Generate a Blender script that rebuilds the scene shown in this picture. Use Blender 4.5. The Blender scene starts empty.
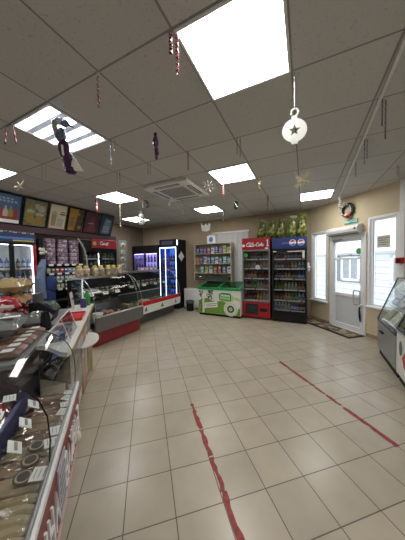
import bpy, bmesh, math, random
from mathutils import Vector, Matrix, Euler
random.seed(7)
PI = math.pi
SC = bpy.context.scene
COL = SC.collection
CEIL = 2.845
ORD = ['first', 'second', 'third', 'fourth', 'fifth', 'sixth', 'seventh', 'eighth', 'ninth', 'tenth', 'eleventh', 'twelfth']

# ------------------------------------------------------------------ materials
MATS = {}
def mat(name, col=(.5, .5, .5), rough=.5, metal=0., var=.08, scale=12., bump=0., emit=None, estr=0., coat=0., spec=.5):
    if name in MATS: return MATS[name]
    m = bpy.data.materials.new(name); m.use_nodes = True
    nt = m.node_tree; b = nt.nodes['Principled BSDF']
    b.inputs['Roughness'].default_value = rough; b.inputs['Metallic'].default_value = metal
    b.inputs['Specular IOR Level'].default_value = spec
    if coat: b.inputs['Coat Weight'].default_value = coat
    tc = nt.nodes.new('ShaderNodeTexCoord')
    nz = nt.nodes.new('ShaderNodeTexNoise'); nz.inputs['Scale'].default_value = scale; nz.inputs['Detail'].default_value = 3
    nt.links.new(tc.outputs['Object'], nz.inputs['Vector'])
    rp = nt.nodes.new('ShaderNodeValToRGB')
    rp.color_ramp.elements[0].position = .3; rp.color_ramp.elements[1].position = .7
    rp.color_ramp.elements[0].color = tuple(max(0, c * (1 - var)) for c in col) + (1,)
    rp.color_ramp.elements[1].color = tuple(min(1, c * (1 + var)) for c in col) + (1,)
    nt.links.new(nz.outputs['Fac'], rp.inputs['Fac']); nt.links.new(rp.outputs['Color'], b.inputs['Base Color'])
    if bump:
        bp = nt.nodes.new('ShaderNodeBump'); bp.inputs['Strength'].default_value = bump; bp.inputs['Distance'].default_value = .01
        nt.links.new(nz.outputs['Fac'], bp.inputs['Height']); nt.links.new(bp.outputs['Normal'], b.inputs['Normal'])
    if emit:
        b.inputs['Emission Color'].default_value = tuple(emit) + (1,); b.inputs['Emission Strength'].default_value = estr
    MATS[name] = m
    return m

def glass(name, tint=(1, 1, 1), refl=.10, haze=0.):
    if name in MATS: return MATS[name]
    m = bpy.data.materials.new(name); m.use_nodes = True
    nt = m.node_tree; nt.nodes.clear()
    o = nt.nodes.new('ShaderNodeOutputMaterial'); t = nt.nodes.new('ShaderNodeBsdfTransparent'); g = nt.nodes.new('ShaderNodeBsdfGlossy')
    t.inputs['Color'].default_value = tuple(tint) + (1,); g.inputs['Roughness'].default_value = .03
    lw = nt.nodes.new('ShaderNodeLayerWeight'); lw.inputs['Blend'].default_value = .25
    mp = nt.nodes.new('ShaderNodeMapRange'); mp.inputs['To Min'].default_value = refl * .5; mp.inputs['To Max'].default_value = min(.8, refl * 5)
    nt.links.new(lw.outputs['Fresnel'], mp.inputs['Value'])
    mx = nt.nodes.new('ShaderNodeMixShader')
    nt.links.new(mp.outputs['Result'], mx.inputs['Fac']); nt.links.new(t.outputs['BSDF'], mx.inputs[1]); nt.links.new(g.outputs['BSDF'], mx.inputs[2])
    last = mx
    if haze:
        d = nt.nodes.new('ShaderNodeBsdfDiffuse'); d.inputs['Color'].default_value = (.8, .82, .84, 1)
        nz = nt.nodes.new('ShaderNodeTexNoise'); nz.inputs['Scale'].default_value = 9
        ml = nt.nodes.new('ShaderNodeMath'); ml.operation = 'MULTIPLY'; ml.inputs[1].default_value = haze * 2
        nt.links.new(nz.outputs['Fac'], ml.inputs[0])
        m2 = nt.nodes.new('ShaderNodeMixShader'); nt.links.new(ml.outputs[0], m2.inputs['Fac'])
        nt.links.new(mx.outputs['Shader'], m2.inputs[1]); nt.links.new(d.outputs['BSDF'], m2.inputs[2]); last = m2
    nt.links.new(last.outputs['Shader'], o.inputs['Surface'])
    MATS[name] = m
    return m

def print_mat(name, stops, scale=9., rough=.35, kind='VORONOI', emit=0.):
    """busy printed surface: a few flat ink colours broken up by a cell pattern"""
    if name in MATS: return MATS[name]
    m = bpy.data.materials.new(name); m.use_nodes = True
    nt = m.node_tree; b = nt.nodes['Principled BSDF']; b.inputs['Roughness'].default_value = rough
    tc = nt.nodes.new('ShaderNodeTexCoord')
    if kind == 'VORONOI':
        t = nt.nodes.new('ShaderNodeTexVoronoi'); t.inputs['Scale'].default_value = scale
        nt.links.new(tc.outputs['Object'], t.inputs['Vector'])
        sp = nt.nodes.new('ShaderNodeSeparateColor'); nt.links.new(t.outputs['Color'], sp.inputs['Color']); fac = sp.outputs[0]
    else:
        t = nt.nodes.new('ShaderNodeTexNoise'); t.inputs['Scale'].default_value = scale; t.inputs['Detail'].default_value = 4
        nt.links.new(tc.outputs['Object'], t.inputs['Vector']); fac = t.outputs['Fac']
    rp = nt.nodes.new('ShaderNodeValToRGB'); cr = rp.color_ramp; cr.interpolation = 'CONSTANT' if kind == 'VORONOI' else 'LINEAR'
    n = len(stops)
    lo, hi = (0, 1) if kind == 'VORONOI' else (.25, .75)
    while len(cr.elements) < n: cr.elements.new(.5)
    for i, c in enumerate(stops):
        cr.elements[i].position = lo + (hi - lo) * i / n; cr.elements[i].color = tuple(c) + (1,)
    nt.links.new(fac, rp.inputs['Fac']); nt.links.new(rp.outputs['Color'], b.inputs['Base Color'])
    if emit:
        nt.links.new(rp.outputs['Color'], b.inputs['Emission Color']); b.inputs['Emission Strength'].default_value = emit
    MATS[name] = m
    return m

def emission(name, col, s):
    if name in MATS: return MATS[name]
    m = bpy.data.materials.new(name); m.use_nodes = True
    b = m.node_tree.nodes['Principled BSDF']; b.inputs['Base Color'].default_value = (.9, .9, .9, 1)
    b.inputs['Emission Color'].default_value = tuple(col) + (1,); b.inputs['Emission Strength'].default_value = s
    MATS[name] = m
    return m

def grid_mat(name, unit, ang, off, base, line, mortar, rough, speck=None, bump=.3):
    m = bpy.data.materials.new(name); m.use_nodes = True
    nt = m.node_tree; b = nt.nodes['Principled BSDF']; b.inputs['Roughness'].default_value = rough
    tc = nt.nodes.new('ShaderNodeTexCoord'); mp = nt.nodes.new('ShaderNodeMapping')
    mp.inputs['Scale'].default_value = (1 / unit,) * 3; mp.inputs['Rotation'].default_value = (0, 0, -ang); mp.inputs['Location'].default_value = off
    nt.links.new(tc.outputs['Object'], mp.inputs['Vector'])
    br = nt.nodes.new('ShaderNodeTexBrick'); br.offset = 0; br.squash = 1
    br.inputs['Scale'].default_value = 1; br.inputs['Brick Width'].default_value = 1; br.inputs['Row Height'].default_value = 1
    br.inputs['Mortar Size'].default_value = mortar; br.inputs['Mortar Smooth'].default_value = .1; br.inputs['Bias'].default_value = 0
    c1 = tuple(c * .94 for c in base); c2 = tuple(min(1, c * 1.05) for c in base)
    br.inputs['Color1'].default_value = c1 + (1,); br.inputs['Color2'].default_value = c2 + (1,); br.inputs['Mortar'].default_value = line + (1,)
    nt.links.new(mp.outputs['Vector'], br.inputs['Vector'])
    nz = nt.nodes.new('ShaderNodeTexNoise'); nz.inputs['Scale'].default_value = 5 if not speck else speck[0]; nz.inputs['Detail'].default_value = 5
    nt.links.new(tc.outputs['Object'], nz.inputs['Vector'])
    rp = nt.nodes.new('ShaderNodeValToRGB')
    if speck:
        rp.color_ramp.elements[0].position = speck[1]; rp.color_ramp.elements[1].position = speck[1] + .05
        rp.color_ramp.elements[0].color = (speck[2],) * 3 + (1,)
    else:
        rp.color_ramp.elements[0].position = .3; rp.color_ramp.elements[1].position = .7
        rp.color_ramp.elements[0].color = (.88, .87, .86, 1)
    mx = nt.nodes.new('ShaderNodeMix'); mx.data_type = 'RGBA'; mx.blend_type = 'MULTIPLY'; mx.inputs[0].default_value = 1
    nt.links.new(nz.outputs['Fac'], rp.inputs['Fac']); nt.links.new(br.outputs['Color'], mx.inputs[6]); nt.links.new(rp.outputs['Color'], mx.inputs[7])
    nt.links.new(mx.outputs[2], b.inputs['Base Color'])
    bp = nt.nodes.new('ShaderNodeBump'); bp.inputs['Strength'].default_value = bump; bp.inputs['Distance'].default_value = .004; bp.invert = True
    nt.links.new(br.outputs['Fac'], bp.inputs['Height']); nt.links.new(bp.outputs['Normal'], b.inputs['Normal'])
    MATS[name] = m
    return m

# ------------------------------------------------------------------ mesh builder
class MB:
    def __init__(s, m=None):
        s.bm = bmesh.new(); s.mats = []; s.mi = 0
        if m: s.m(m)
    def m(s, m):
        if m not in s.mats: s.mats.append(m)
        s.mi = s.mats.index(m); return s
    def _f(s, vs):
        try:
            f = s.bm.faces.new(vs); f.material_index = s.mi; return f
        except ValueError: return None
    def box(s, c, sz, b=0., rot=None):
        hx, hy, hz = sz[0] / 2, sz[1] / 2, sz[2] / 2
        M = Matrix.Translation(c) @ (Euler(rot).to_matrix().to_4x4() if rot else Matrix.Identity(4))
        b = min(b, hx * .9, hy * .9, hz * .9)
        if b <= 0:
            v = [s.bm.verts.new(M @ Vector((x * hx, y * hy, z * hz))) for x in (-1, 1) for y in (-1, 1) for z in (-1, 1)]
            for q in ((0, 1, 3, 2), (4, 6, 7, 5), (0, 4, 5, 1), (2, 3, 7, 6), (0, 2, 6, 4), (1, 5, 7, 3)): s._f([v[i] for i in q])
            return s
        V = {}
        for x in (-1, 1):
            for y in (-1, 1):
                for z in (-1, 1):
                    V[x, y, z, 0] = s.bm.verts.new(M @ Vector((x * hx, y * (hy - b), z * (hz - b))))
                    V[x, y, z, 1] = s.bm.verts.new(M @ Vector((x * (hx - b), y * hy, z * (hz - b))))
                    V[x, y, z, 2] = s.bm.verts.new(M @ Vector((x * (hx - b), y * (hy - b), z * hz)))
                    s._f([V[x, y, z, k] for k in range(3)])
        cyc = ((-1, -1), (1, -1), (1, 1), (-1, 1))
        for e in (-1, 1):
            s._f([V[e, p, q, 0] for p, q in cyc]); s._f([V[p, e, q, 1] for p, q in cyc]); s._f([V[p, q, e, 2] for p, q in cyc])
        for p in (-1, 1):
            for q in (-1, 1):
                s._f([V[-1, p, q, 1], V[1, p, q, 1], V[1, p, q, 2], V[-1, p, q, 2]])
                s._f([V[p, -1, q, 0], V[p, 1, q, 0], V[p, 1, q, 2], V[p, -1, q, 2]])
                s._f([V[p, q, -1, 0], V[p, q, 1, 0], V[p, q, 1, 1], V[p, q, -1, 1]])
        return s
    def bb(s, x0, x1, y0, y1, z0, z1, b=0.):
        return s.box(((x0 + x1) / 2, (y0 + y1) / 2, (z0 + z1) / 2), (abs(x1 - x0), abs(y1 - y0), abs(z1 - z0)), b)
    def rings(s, rs, closed=True, cap=True):
        R = [[s.bm.verts.new(p) for p in r] for r in rs]
        n = len(R[0])
        for a, c in zip(R, R[1:]):
            for i in range(n if closed else n - 1):
                s._f([a[i], a[(i + 1) % n], c[(i + 1) % n], c[i]])
        if cap and closed:
            s._f(R[0][::-1]); s._f(R[-1])
        return s
    def lathe(s, prof, c=(0, 0, 0), seg=12, M=None):
        rs = []
        for r, z in prof:
            ring = []
            for i in range(seg):
                a = 2 * PI * i / seg
                p = Vector((max(r, 1e-4) * math.cos(a), max(r, 1e-4) * math.sin(a), z))
                ring.append((M @ p if M else p) + Vector(c))
            rs.append(ring)
        return s.rings(rs)
    def tube(s, pts, r, seg=6, rr=None):
        pts = [Vector(p) for p in pts]; rs = []
        up = Vector((.13, .29, .95))
        for i, p in enumerate(pts):
            d = (pts[min(i + 1, len(pts) - 1)] - pts[max(i - 1, 0)])
            d = d.normalized() if d.length > 1e-9 else Vector((0, 0, 1))
            u = d.cross(up)
            if u.length < .05: u = d.cross(Vector((1, 0, 0)))
            u.normalize(); w = d.cross(u)
            q = rr[i] if rr else r
            rs.append([p + (u * math.cos(2 * PI * k / seg) + w * math.sin(2 * PI * k / seg)) * q for k in range(seg)])
        return s.rings(rs)
    def prism(s, poly, a, b, ax='y'):
        def P(u, v, t): return {'y': (u, t, v), 'x': (t, u, v), 'z': (u, v, t)}[ax]
        A = [s.bm.verts.new(P(u, v, a)) for u, v in poly]; B = [s.bm.verts.new(P(u, v, b)) for u, v in poly]
        n = len(poly); s._f(A); s._f(B[::-1])
        for i in range(n): s._f([A[i], A[(i + 1) % n], B[(i + 1) % n], B[i]])
        return s
    def ell(s, c, r, seg=12, ring=8, M=None, jit=0.):
        rs = []
        for j in range(ring + 1):
            t = PI * j / ring; rs.append([])
            for i in range(seg):
                a = 2 * PI * i / seg; k = 1 + random.uniform(-jit, jit)
                st = max(math.sin(t), .01)
                p = Vector((r[0] * st * math.cos(a) * k, r[1] * st * math.sin(a) * k, -r[2] * math.cos(t)))
                rs[-1].append((M @ p if M else p) + Vector(c))
        return s.rings(rs)
    def pillow(s, c, sz, M=None, n=9, jit=.06, ex=.55, seam=.0):
        """soft filled bag lying in its local xy, thick in z"""
        hx, hy, hz = sz[0] / 2, sz[1] / 2, sz[2] / 2; M = M or Matrix.Identity(3)
        T, B = [], []
        for i in range(n):
            T.append([]); B.append([])
            for j in range(n):
                u = -1 + 2 * i / (n - 1); v = -1 + 2 * j / (n - 1)
                k = (max(0, 1 - abs(u) ** 3) * max(0, 1 - abs(v) ** 3)) ** ex
                z = hz * k * (1 + random.uniform(-jit, jit) * 2)
                x = hx * u * (1 - .05 * (1 - abs(v))); y = hy * v * (1 + (random.uniform(-jit, jit) * .3 if abs(v) > .9 else 0))
                edge = i in (0, n - 1) or j in (0, n - 1)
                t = s.bm.verts.new(M @ Vector((x, y, z)) + Vector(c)); T[-1].append(t)
                B[-1].append(t if edge else s.bm.verts.new(M @ Vector((x, y, -z)) + Vector(c)))
        for i in range(n - 1):
            for j in range(n - 1):
                s._f([T[i][j], T[i + 1][j], T[i + 1][j + 1], T[i][j + 1]])
                q = [B[i][j], B[i][j + 1], B[i + 1][j + 1], B[i + 1][j]]
                if len(set(q)) == 4: s._f(q)
        return s
    def sheet(s, f, nu, nv, th=0.):
        V = [[s.bm.verts.new(f(i / nu, j / nv)) for j in range(nv + 1)] for i in range(nu + 1)]
        for i in range(nu):
            for j in range(nv): s._f([V[i][j], V[i + 1][j], V[i + 1][j + 1], V[i][j + 1]])
        return s
    def mesh(s, name, smooth=35):
        bmesh.ops.recalc_face_normals(s.bm, faces=s.bm.faces)
        me = bpy.data.meshes.new(name); s.bm.to_mesh(me); s.bm.free()
        for m in s.mats: me.materials.append(m)
        if smooth:
            me.polygons.foreach_set('use_smooth', [True] * len(me.polygons)); me.set_sharp_from_angle(angle=math.radians(smooth))
        return me
    def build(s, name, parent=None, smooth=35):
        o = bpy.data.objects.new(name, s.mesh(name, smooth)); COL.objects.link(o)
        if parent: o.parent = parent
        return o

def tag(o, label, cat, group=None):
    o['label'] = label; o['category'] = cat
    if group: o['group'] = group
    n = len(label.split())
    if not 4 <= n <= 16: print('LABEL LENGTH', n, label)
    return o
def empty(name, label, cat, group=None):
    o = bpy.data.objects.new(name, None); COL.objects.link(o); o.empty_display_size = .1
    return tag(o, label, cat, group)
def inst(name, me, label, cat, group=None, parent=None):
    o = bpy.data.objects.new(name, me); COL.objects.link(o)
    if parent: o.parent = parent
    else: tag(o, label, cat, group)
    return o
def struct(o): o['kind'] = 'structure'; return o

class Frame:
    def __init__(s, ang, ox=0., oy=0.): s.a = ang; s.ox = ox; s.oy = oy; s.c = math.cos(ang); s.s = math.sin(ang)
    def w(s, x, y): return (s.ox + s.c * x - s.s * y, s.oy + s.s * x + s.c * y)
    def put(s, o, x, y, z=0., rz=0., rx=0., ry=0.):
        X, Y = s.w(x, y); o.location = (X, Y, z); o.rotation_euler = (rx, ry, s.a + rz); return o
R_ = math.radians
FB = Frame(R_(-27.5))                  # along the back wall; y runs into it (wall at 6.226)
FL = Frame(R_(62.5))                   # along the left wall; x towards the back, y into the wall
FE = Frame(R_(-75.16), 2.84, 5.54)     # entrance wall; y outdoors
FR = Frame(R_(-117.5))                 # right wall; x towards the viewer, y into the wall
FA = Frame(R_(112.97))                 # row of counters beside the viewer
FC = Frame(-.4463)                     # ceiling grid
W0 = Frame(0)

# ------------------------------------------------------------------ common materials
WHITE = mat('white_paint', (.78, .78, .76), .4, var=.04)
PVC = mat('white_pvc', (.88, .90, .92), .3, var=.03)
BLACK = mat('black_plastic', (.010, .010, .012), .5, var=.2, spec=.25)
DARK = mat('dark_grey_metal', (.06, .06, .065), .45, var=.15)
STEEL = mat('brushed_steel', (.46, .46, .45), .35, .8, var=.1, scale=30)
ALU = mat('aluminium', (.6, .6, .6), .3, .85, var=.06)
GREYP = mat('grey_painted_panel', (.30, .30, .30), .45, var=.08)
RED = mat('red_panel', (.30, .012, .02), .35, var=.08)
CRIMSON = mat('crimson_gloss', (.55, .012, .025), .25, var=.06)
CREAM = mat('cream_laminate', (.62, .56, .46), .4, var=.06)
GLASS = glass('clear_glass', (.97, .985, .98), .10)
FILM = glass('clear_film', (.96, .96, .96), .14)
DGLASS = glass('fridge_glass', (.80, .82, .84), .07)
PAPER = mat('white_card', (.82, .82, .80), .6, var=.04)
INK = mat('printed_ink', (.02, .02, .025), .6)
STRING = mat('white_string', (.5, .5, .5), .6)

# ------------------------------------------------------------------ room shell
Kn, Kt = -.04, 6.226
def nt_(n, t): return FB.w(n, t)
room = [nt_(-5.8, -2.6), nt_(1.54, -2.6), nt_(1.54, 4.49), nt_(Kn, Kt), nt_(-5.8, Kt)]
FLOORM = grid_mat('beige_floor_tiles', .30, .2593, (1.558, -6.049, 0), (.47, .415, .325), (.13, .11, .09), .011, .28)
CEILM = grid_mat('pitted_ceiling_tiles', .60, -.4463, (3.124, -1.769, 0), (.58, .565, .54), (.27, .26, .25), .012, .9, speck=(60, .34, .80), bump=.25)
struct(MB(FLOORM).prism(room, -.08, 0, 'z').build('floor', smooth=0))
struct(MB(CEILM).prism(room, CEIL, CEIL + .08, 'z').build('ceiling', smooth=0))
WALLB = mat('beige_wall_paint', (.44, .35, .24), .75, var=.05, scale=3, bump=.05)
WALLG = mat('pale_grey_wall', (.55, .53, .49), .75, var=.05, scale=3)
def wall(name, F, x0, x1, y, m, z1=CEIL, th=.12):
    o = MB(m).bb(x0, x1, 0, th, 0, z1).build(name, smooth=0); F.put(o, 0, y); return struct(o)
WALLE = mat('cream_entrance_wall', (.66, .56, .38), .75, var=.05, scale=3, bump=.05)  # entrance wall set to a paler base colour than the back wall
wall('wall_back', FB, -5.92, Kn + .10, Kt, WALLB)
wall('wall_left', FL, -2.6, Kt, 5.8, mat('brown_wall_paint', (.22, .17, .13), .75, var=.05, scale=3))
wall('wall_right', FR, -4.49, 2.6, 1.54, WALLG)
wall('wall_rear', Frame(R_(152.5)), -1.54, 5.8, 2.6, WALLG)

W1 = (.05, .51, .52, 2.18); DR = (.60, 1.45, 0., 2.06); W2 = (1.51, 1.98, .62, 2.28)
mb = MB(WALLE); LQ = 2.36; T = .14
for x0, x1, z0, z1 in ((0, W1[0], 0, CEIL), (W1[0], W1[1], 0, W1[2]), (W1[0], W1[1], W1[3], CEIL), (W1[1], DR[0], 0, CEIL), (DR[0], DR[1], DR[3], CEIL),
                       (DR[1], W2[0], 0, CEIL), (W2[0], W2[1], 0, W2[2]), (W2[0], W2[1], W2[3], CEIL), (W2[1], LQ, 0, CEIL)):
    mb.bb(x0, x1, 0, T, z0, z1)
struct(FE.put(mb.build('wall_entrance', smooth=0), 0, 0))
WINGL = glass('window_glass', (.95, .97, .98), .06, .0)
def window(i, q0, q1, z0, z1):
    r = MB(PVC); f = .045
    for a in ((q0, q0 + f, z0, z1), (q1 - f, q1, z0, z1), (q0 + f, q1 - f, z0, z0 + f), (q0 + f, q1 - f, z1 - f, z1)): r.bb(a[0], a[1], .0, .07, a[2], a[3], .004)
    # casing on the wall face
    for a in ((q0 - .035, q0 + .012, z0 - .03, z1 + .035), (q1 - .012, q1 + .035, z0 - .03, z1 + .035), (q0, q1, z1 - .012, z1 + .035)): r.bb(a[0], a[1], -.018, .0, a[2], a[3], .004)
    w = struct(FE.put(r.build('window_%d' % i), 0, 0))
    MB(WINGL).bb(q0 + f, q1 - f, .03, .036, z0 + f, z1 - f).build('pane', w, 0)
    MB(PVC).bb(q0 - .04, q1 + .04, -.06, .02, z0 - .035, z0 + .005, .006).build('window_sill', w)
    MB(BLACK).bb(q0 + f, q0 + f + .006, .022, .03, z0 + f, z1 - f).build('gasket', w, 0)
    return w
window(1, *W1); w2 = window(2, *W2)
# door frame is the setting, the leaf swings in it
r = MB(PVC)
for a in ((DR[0], DR[0] + .05, 0, DR[3]), (DR[1] - .05, DR[1], 0, DR[3]), (DR[0] + .05, DR[1] - .05, DR[3] - .07, DR[3]), (DR[0] + .05, DR[1] - .05, 0, .019)): r.bb(a[0], a[1], -.02, .09, a[2], a[3], .005)
d = struct(FE.put(r.build('door_1'), 0, 0))
L0, L1, LT = DR[0] + .055, DR[1] - .055, DR[3] - .075
r = MB(PVC)
for a in ((L0, L0 + .075, .02, LT), (L1 - .075, L1, .02, LT), (L0 + .075, L1 - .075, .02, .12), (L0 + .075, L1 - .075, LT - .08, LT), (L0 + .075, L1 - .075, .72, .79), (L0 + .075, L1 - .075, 1.52, 1.56)):
    r.bb(a[0], a[1], 0, .06, a[2], a[3], .006)
leaf = r.build('door_leaf', d)
MB(mat('door_lower_panel', (.66, .69, .71), .35, var=.03)).bb(L0 + .07, L1 - .07, .02, .045, .11, .73).build('lower_panel', d)
MB(WINGL).bb(L0 + .07, L1 - .07, .028, .034, .78, LT - .07).build('pane', d, 0)
for z in (.25, 1.0, 1.75): MB(PVC).lathe([(.012, -.05), (.012, .05)], (L0 - .005, -.022, z), 8).build('hinge', d)
h = MB(ALU).tube([(1.24, 0, .60), (1.24, -.06, .605), (1.235, -.07, .64), (1.235, -.07, .86), (1.25, -.07, .885), (1.36, -.07, .885), (1.375, -.07, .86), (1.375, -.07, .64), (1.36, -.07, .61), (1.24, -.07, .605)], .012, 8)
h.m(PVC).bb(1.33, 1.38, -.075, 0, .57, .61, .006)
h.build('door_handle', d)
MB(BLACK).tube([(1.345, -.03, .60), (1.335, -.035, .5), (1.345, -.035, .38), (1.352, -.03, .26)], .014, 8, rr=[.008, .015, .02, .012]).build('door_pull_rod', d)
MB(ALU).tube([(.72, -.05, 1.94), (.9, -.09, 1.925), (1.1, -.03, 1.93)], .012, 6).m(ALU).bb(.70, .92, -.05, 0, 1.915, 1.965, .006).build('door_closer', d)
st = MB(mat('green_sticker', (.03, .30, .05), .4)).lathe([(.062, -.002), (.062, .002)], (1.27, .026, 1.69), 20, Matrix.Rotation(PI / 2, 3, 'X'))
st.m(mat('pale_green_print', (.25, .6, .25), .4))
for i, w in enumerate((.05, .07, .045)): st.bb(1.27 - w / 2, 1.27 + w / 2, .0205, .0235, 1.71 - .022 * i, 1.72 - .022 * i)
o = st.build('round_sticker', d); o['label'] = 'round green sticker on the door glass'
o = MB(mat('orange_sticker', (.6, .3, .05), .5)).bb(1.045, 1.075, .0235, .0275, 1.60, 1.64).m(mat('blue_sticker', (.1, .2, .5), .5)).bb(1.09, 1.12, .0235, .0275, 1.595, 1.63).build('small_stickers', d, 0)
struct(FE.put(MB(PVC).bb(2.02, 2.10, -.05, .0, 0, CEIL - .01, .006).build('trim_1'), 0, 0))
struct(FE.put(MB(mat('tan_skirting', (.35, .26, .17), .5)).bb(W1[0] - .04, DR[0] - .005, -.012, 0, 0, .07, .003).bb(DR[1] + .005, 2.015, -.012, 0, 0, .07, .003).build('baseboard_entrance'), 0, 0))
struct(FB.put(MB(mat('tan_skirting')).bb(-5.8, Kn - .02, Kt - .012, Kt, 0, .07, .003).build('baseboard_back'), 0, 0))
# notes and sheets stuck on the second window
for i, (q, z, w, hh) in enumerate(((1.62, 1.95, .22, .22),)):
    o = MB(mat('tan_notice', (.60, .57, .50), .6)).bb(q, q + w, .0235, .0295, z - hh, z).m(INK)
    for k in range(4): o.bb(q + .02, q + w - .03 - .03 * (k % 2), .022, .0236, z - .05 - .04 * k, z - .042 - .04 * k)
    FE.put(tag(o.build('notice', None, 0), 'pale tan notice taped to the glass of the window right of the door', 'notice'), 0, 0)

# ------------------------------------------------------------------ outdoors
SNOW = mat('packed_snow', (.80, .82, .85), .8, var=.05, scale=2, bump=.2)
struct(FE.put(MB(SNOW).bb(-14, 8, T, 16, -.25, -.12).build('ground', smooth=0), 0, 0))
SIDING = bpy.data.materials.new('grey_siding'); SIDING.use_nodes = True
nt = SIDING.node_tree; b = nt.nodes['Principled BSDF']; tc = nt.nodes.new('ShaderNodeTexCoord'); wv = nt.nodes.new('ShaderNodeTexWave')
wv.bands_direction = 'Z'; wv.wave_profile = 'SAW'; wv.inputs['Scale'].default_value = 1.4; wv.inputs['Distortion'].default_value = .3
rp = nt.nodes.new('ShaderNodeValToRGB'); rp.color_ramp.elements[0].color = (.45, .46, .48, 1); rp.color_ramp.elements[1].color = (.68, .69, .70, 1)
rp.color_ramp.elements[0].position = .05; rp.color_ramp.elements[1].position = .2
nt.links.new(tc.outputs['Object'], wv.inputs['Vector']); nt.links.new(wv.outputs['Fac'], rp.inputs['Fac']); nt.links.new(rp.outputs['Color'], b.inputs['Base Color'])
bl = FE.put(empty('building', 'pale grey clapboard building across the snowy yard beyond the door', 'building'), -2, 3.6, -.12)
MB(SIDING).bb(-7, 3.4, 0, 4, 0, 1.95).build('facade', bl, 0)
MB(mat('snowy_roof', (.78, .8, .83), .8)).prism([(-.3, 1.9), (4.2, 1.9), (2, 3.1)], -7.2, 3.6, 'x').build('roof', bl, 0)
MB(mat('dark_grey_cladding', (.22, .23, .25), .7)).bb(-.75, 1.0, -.02, 0, .74, 1.80).build('cladding_panel', bl, 0)
for x0, x1 in ((-.32, .47), (-3.6, -2.7), (1.5, 2.3)):
    wf = MB(PVC)
    for a in ((x0, x0 + .09, .8, 1.75), (x1 - .09, x1, .8, 1.75), (x0, x1, .8, .89), (x0, x1, 1.66, 1.75)): wf.bb(a[0], a[1], -.05, .0, a[2], a[3])
    wf = wf.build('window_frame', bl, 0)
    MB(mat('dim_window_pane', (.30, .33, .37), .1)).bb(x0 + .08, x1 - .08, -.03, -.01, .88, 1.67).build('pane', wf, 0)
    MB(PVC).bb((x0 + x1) / 2 - .03, (x0 + x1) / 2 + .03, -.045, -.028, .88, 1.67).build('mullion', wf, 0)
BARK = mat('dark_bark', (.09, .07, .06), .9)
def tree(x, y, lab, h, seed):
    rnd = random.Random(seed); m = MB(BARK); m.tube([(0, 0, 0), (.03, .02, h * .4), (-.02, .03, h * .75), (0, 0, h)], .1, 7, rr=[.12, .09, .05, .01])
    for i in range(22):
        z = h * rnd.uniform(.3, .95); a = rnd.uniform(0, 2 * PI); l = (h - z) * .5 + .3
        p = Vector((0, 0, z)); q = Vector((math.cos(a) * l, math.sin(a) * l, z + l * .7))
        m.tube([p, p.lerp(q, .5) + Vector((0, 0, .06)), q], .02, 5, rr=[.028, .016, .005])
    FE.put(tag(m.build('bare_tree'), lab, 'tree'), x, y, -.15)
tree(-6.0, 9.2, 'bare winter tree behind the pale building outside', 5.5, 3)
tree(-10.3, 9.0, 'slim bare tree farthest left beyond the door glass', 5.0, 5)

# ------------------------------------------------------------------ ceiling lights, air conditioner
LEDM = emission('lit_diffuser', (1, .985, .95), 13.0)
TUBE = emission('lit_tube', (.86, .92, 1), 8.0)
TRAY = mat('white_lamp_tray', (.80, .84, .95), .35, var=.02)
FRM = mat('lamp_frame', (.72, .72, .70), .45, var=.03)
def fc(a, b): return (a - 3.124) * .6, (b + 1.769) * .6
def lamp(a, b, label, kind='led'):
    o = empty('ceiling_light', label, 'ceiling light', 'square panel lights in the ceiling')
    x, y = fc(a + .5, b + .5); FC.put(o, x, y, CEIL)
    f = MB(FRM); h = .295
    for q in ((-h, h, -h, -h + .018), (-h, h, h - .018, h), (-h, -h + .018, -h + .018, h - .018), (h - .018, h, -h + .018, h - .018)): f.bb(q[0], q[1], q[2], q[3], -.014, -.001, .003)
    f.build('frame', o)
    if kind == 'led':
        MB(LEDM).bb(-h + .018, h - .018, -h + .018, h - .018, -.010, -.003).build('diffuser', o, 0)
    else:
        MB(TRAY).bb(-h + .018, h - .018, -h + .018, h - .018, -.004, -.001).build('reflector', o, 0)
        n = 4 if kind == 'tubes' else 3
        for k in range(n):
            yy = -h + .59 * (k + .5) / n
            MB(TUBE).prism([(yy - .042, -.005), (yy + .042, -.005), (yy + .030, -.013), (yy - .030, -.013)], -.276, .276, 'x').build('lamp_tube', o)
for a, b, l, k in ((2, 0, 'largest bright white panel light at top centre, nearest the viewer', 'led'), (-1, 0, 'panel light with bare tubes behind the hanging foil figure', 'tubes'),
                   (-4, 0, 'panel light cut off by the left edge above the menu boards', 'led'), (-3, 3, 'panel light between the menu boards and the air conditioner', 'led'),
                   (1, 3, 'panel light just right of the air conditioner', 'led'), (-5, 6, 'small far panel light left of the snowman ornament', 'led'),
                   (-1, 6, 'far panel light above the hanging white bird', 'led'), (3, 6, 'panel light in front of the wreath over the entrance', 'led')):
    lamp(a, b, l, k)
for a, b, l in ((2, -4, 'panel light behind the viewer near the right wall'), (-1, -4, 'panel light behind the viewer near the left counter'), (5, -2, 'panel light behind the viewer toward right wall displays')): lamp(a, b, l)
ac = empty('air_conditioner', 'white square ceiling cassette air conditioner with dark louvre slots', 'air conditioner')
X, Y = -.42, 3.88; ac.location = (X, Y, CEIL - .03); ac.rotation_euler = (0, 0, -.4463)
ACW = mat('air_conditioner_white', (.86, .86, .84), .45, var=.03)
m = MB(ACW); hh = .43
for q in ((-hh, hh, -hh, -.26), (-hh, hh, .26, hh), (-hh, -.26, -.26, .26), (.26, hh, -.26, .26)): m.bb(q[0], q[1], q[2], q[3], -.035, -.002, .01)
m.bb(-.41, .41, -.41, .41, -.004, .029); m.build('cover', ac)
g = MB(ACW).bb(-.25, .25, -.25, .25, -.034, -.012)
g.m(DARK)
for k in range(12): g.bb(-.24, .24, -.228 + .04 * k, -.206 + .04 * k, -.0355, -.0335)
g.build('intake_grille', ac)
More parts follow.
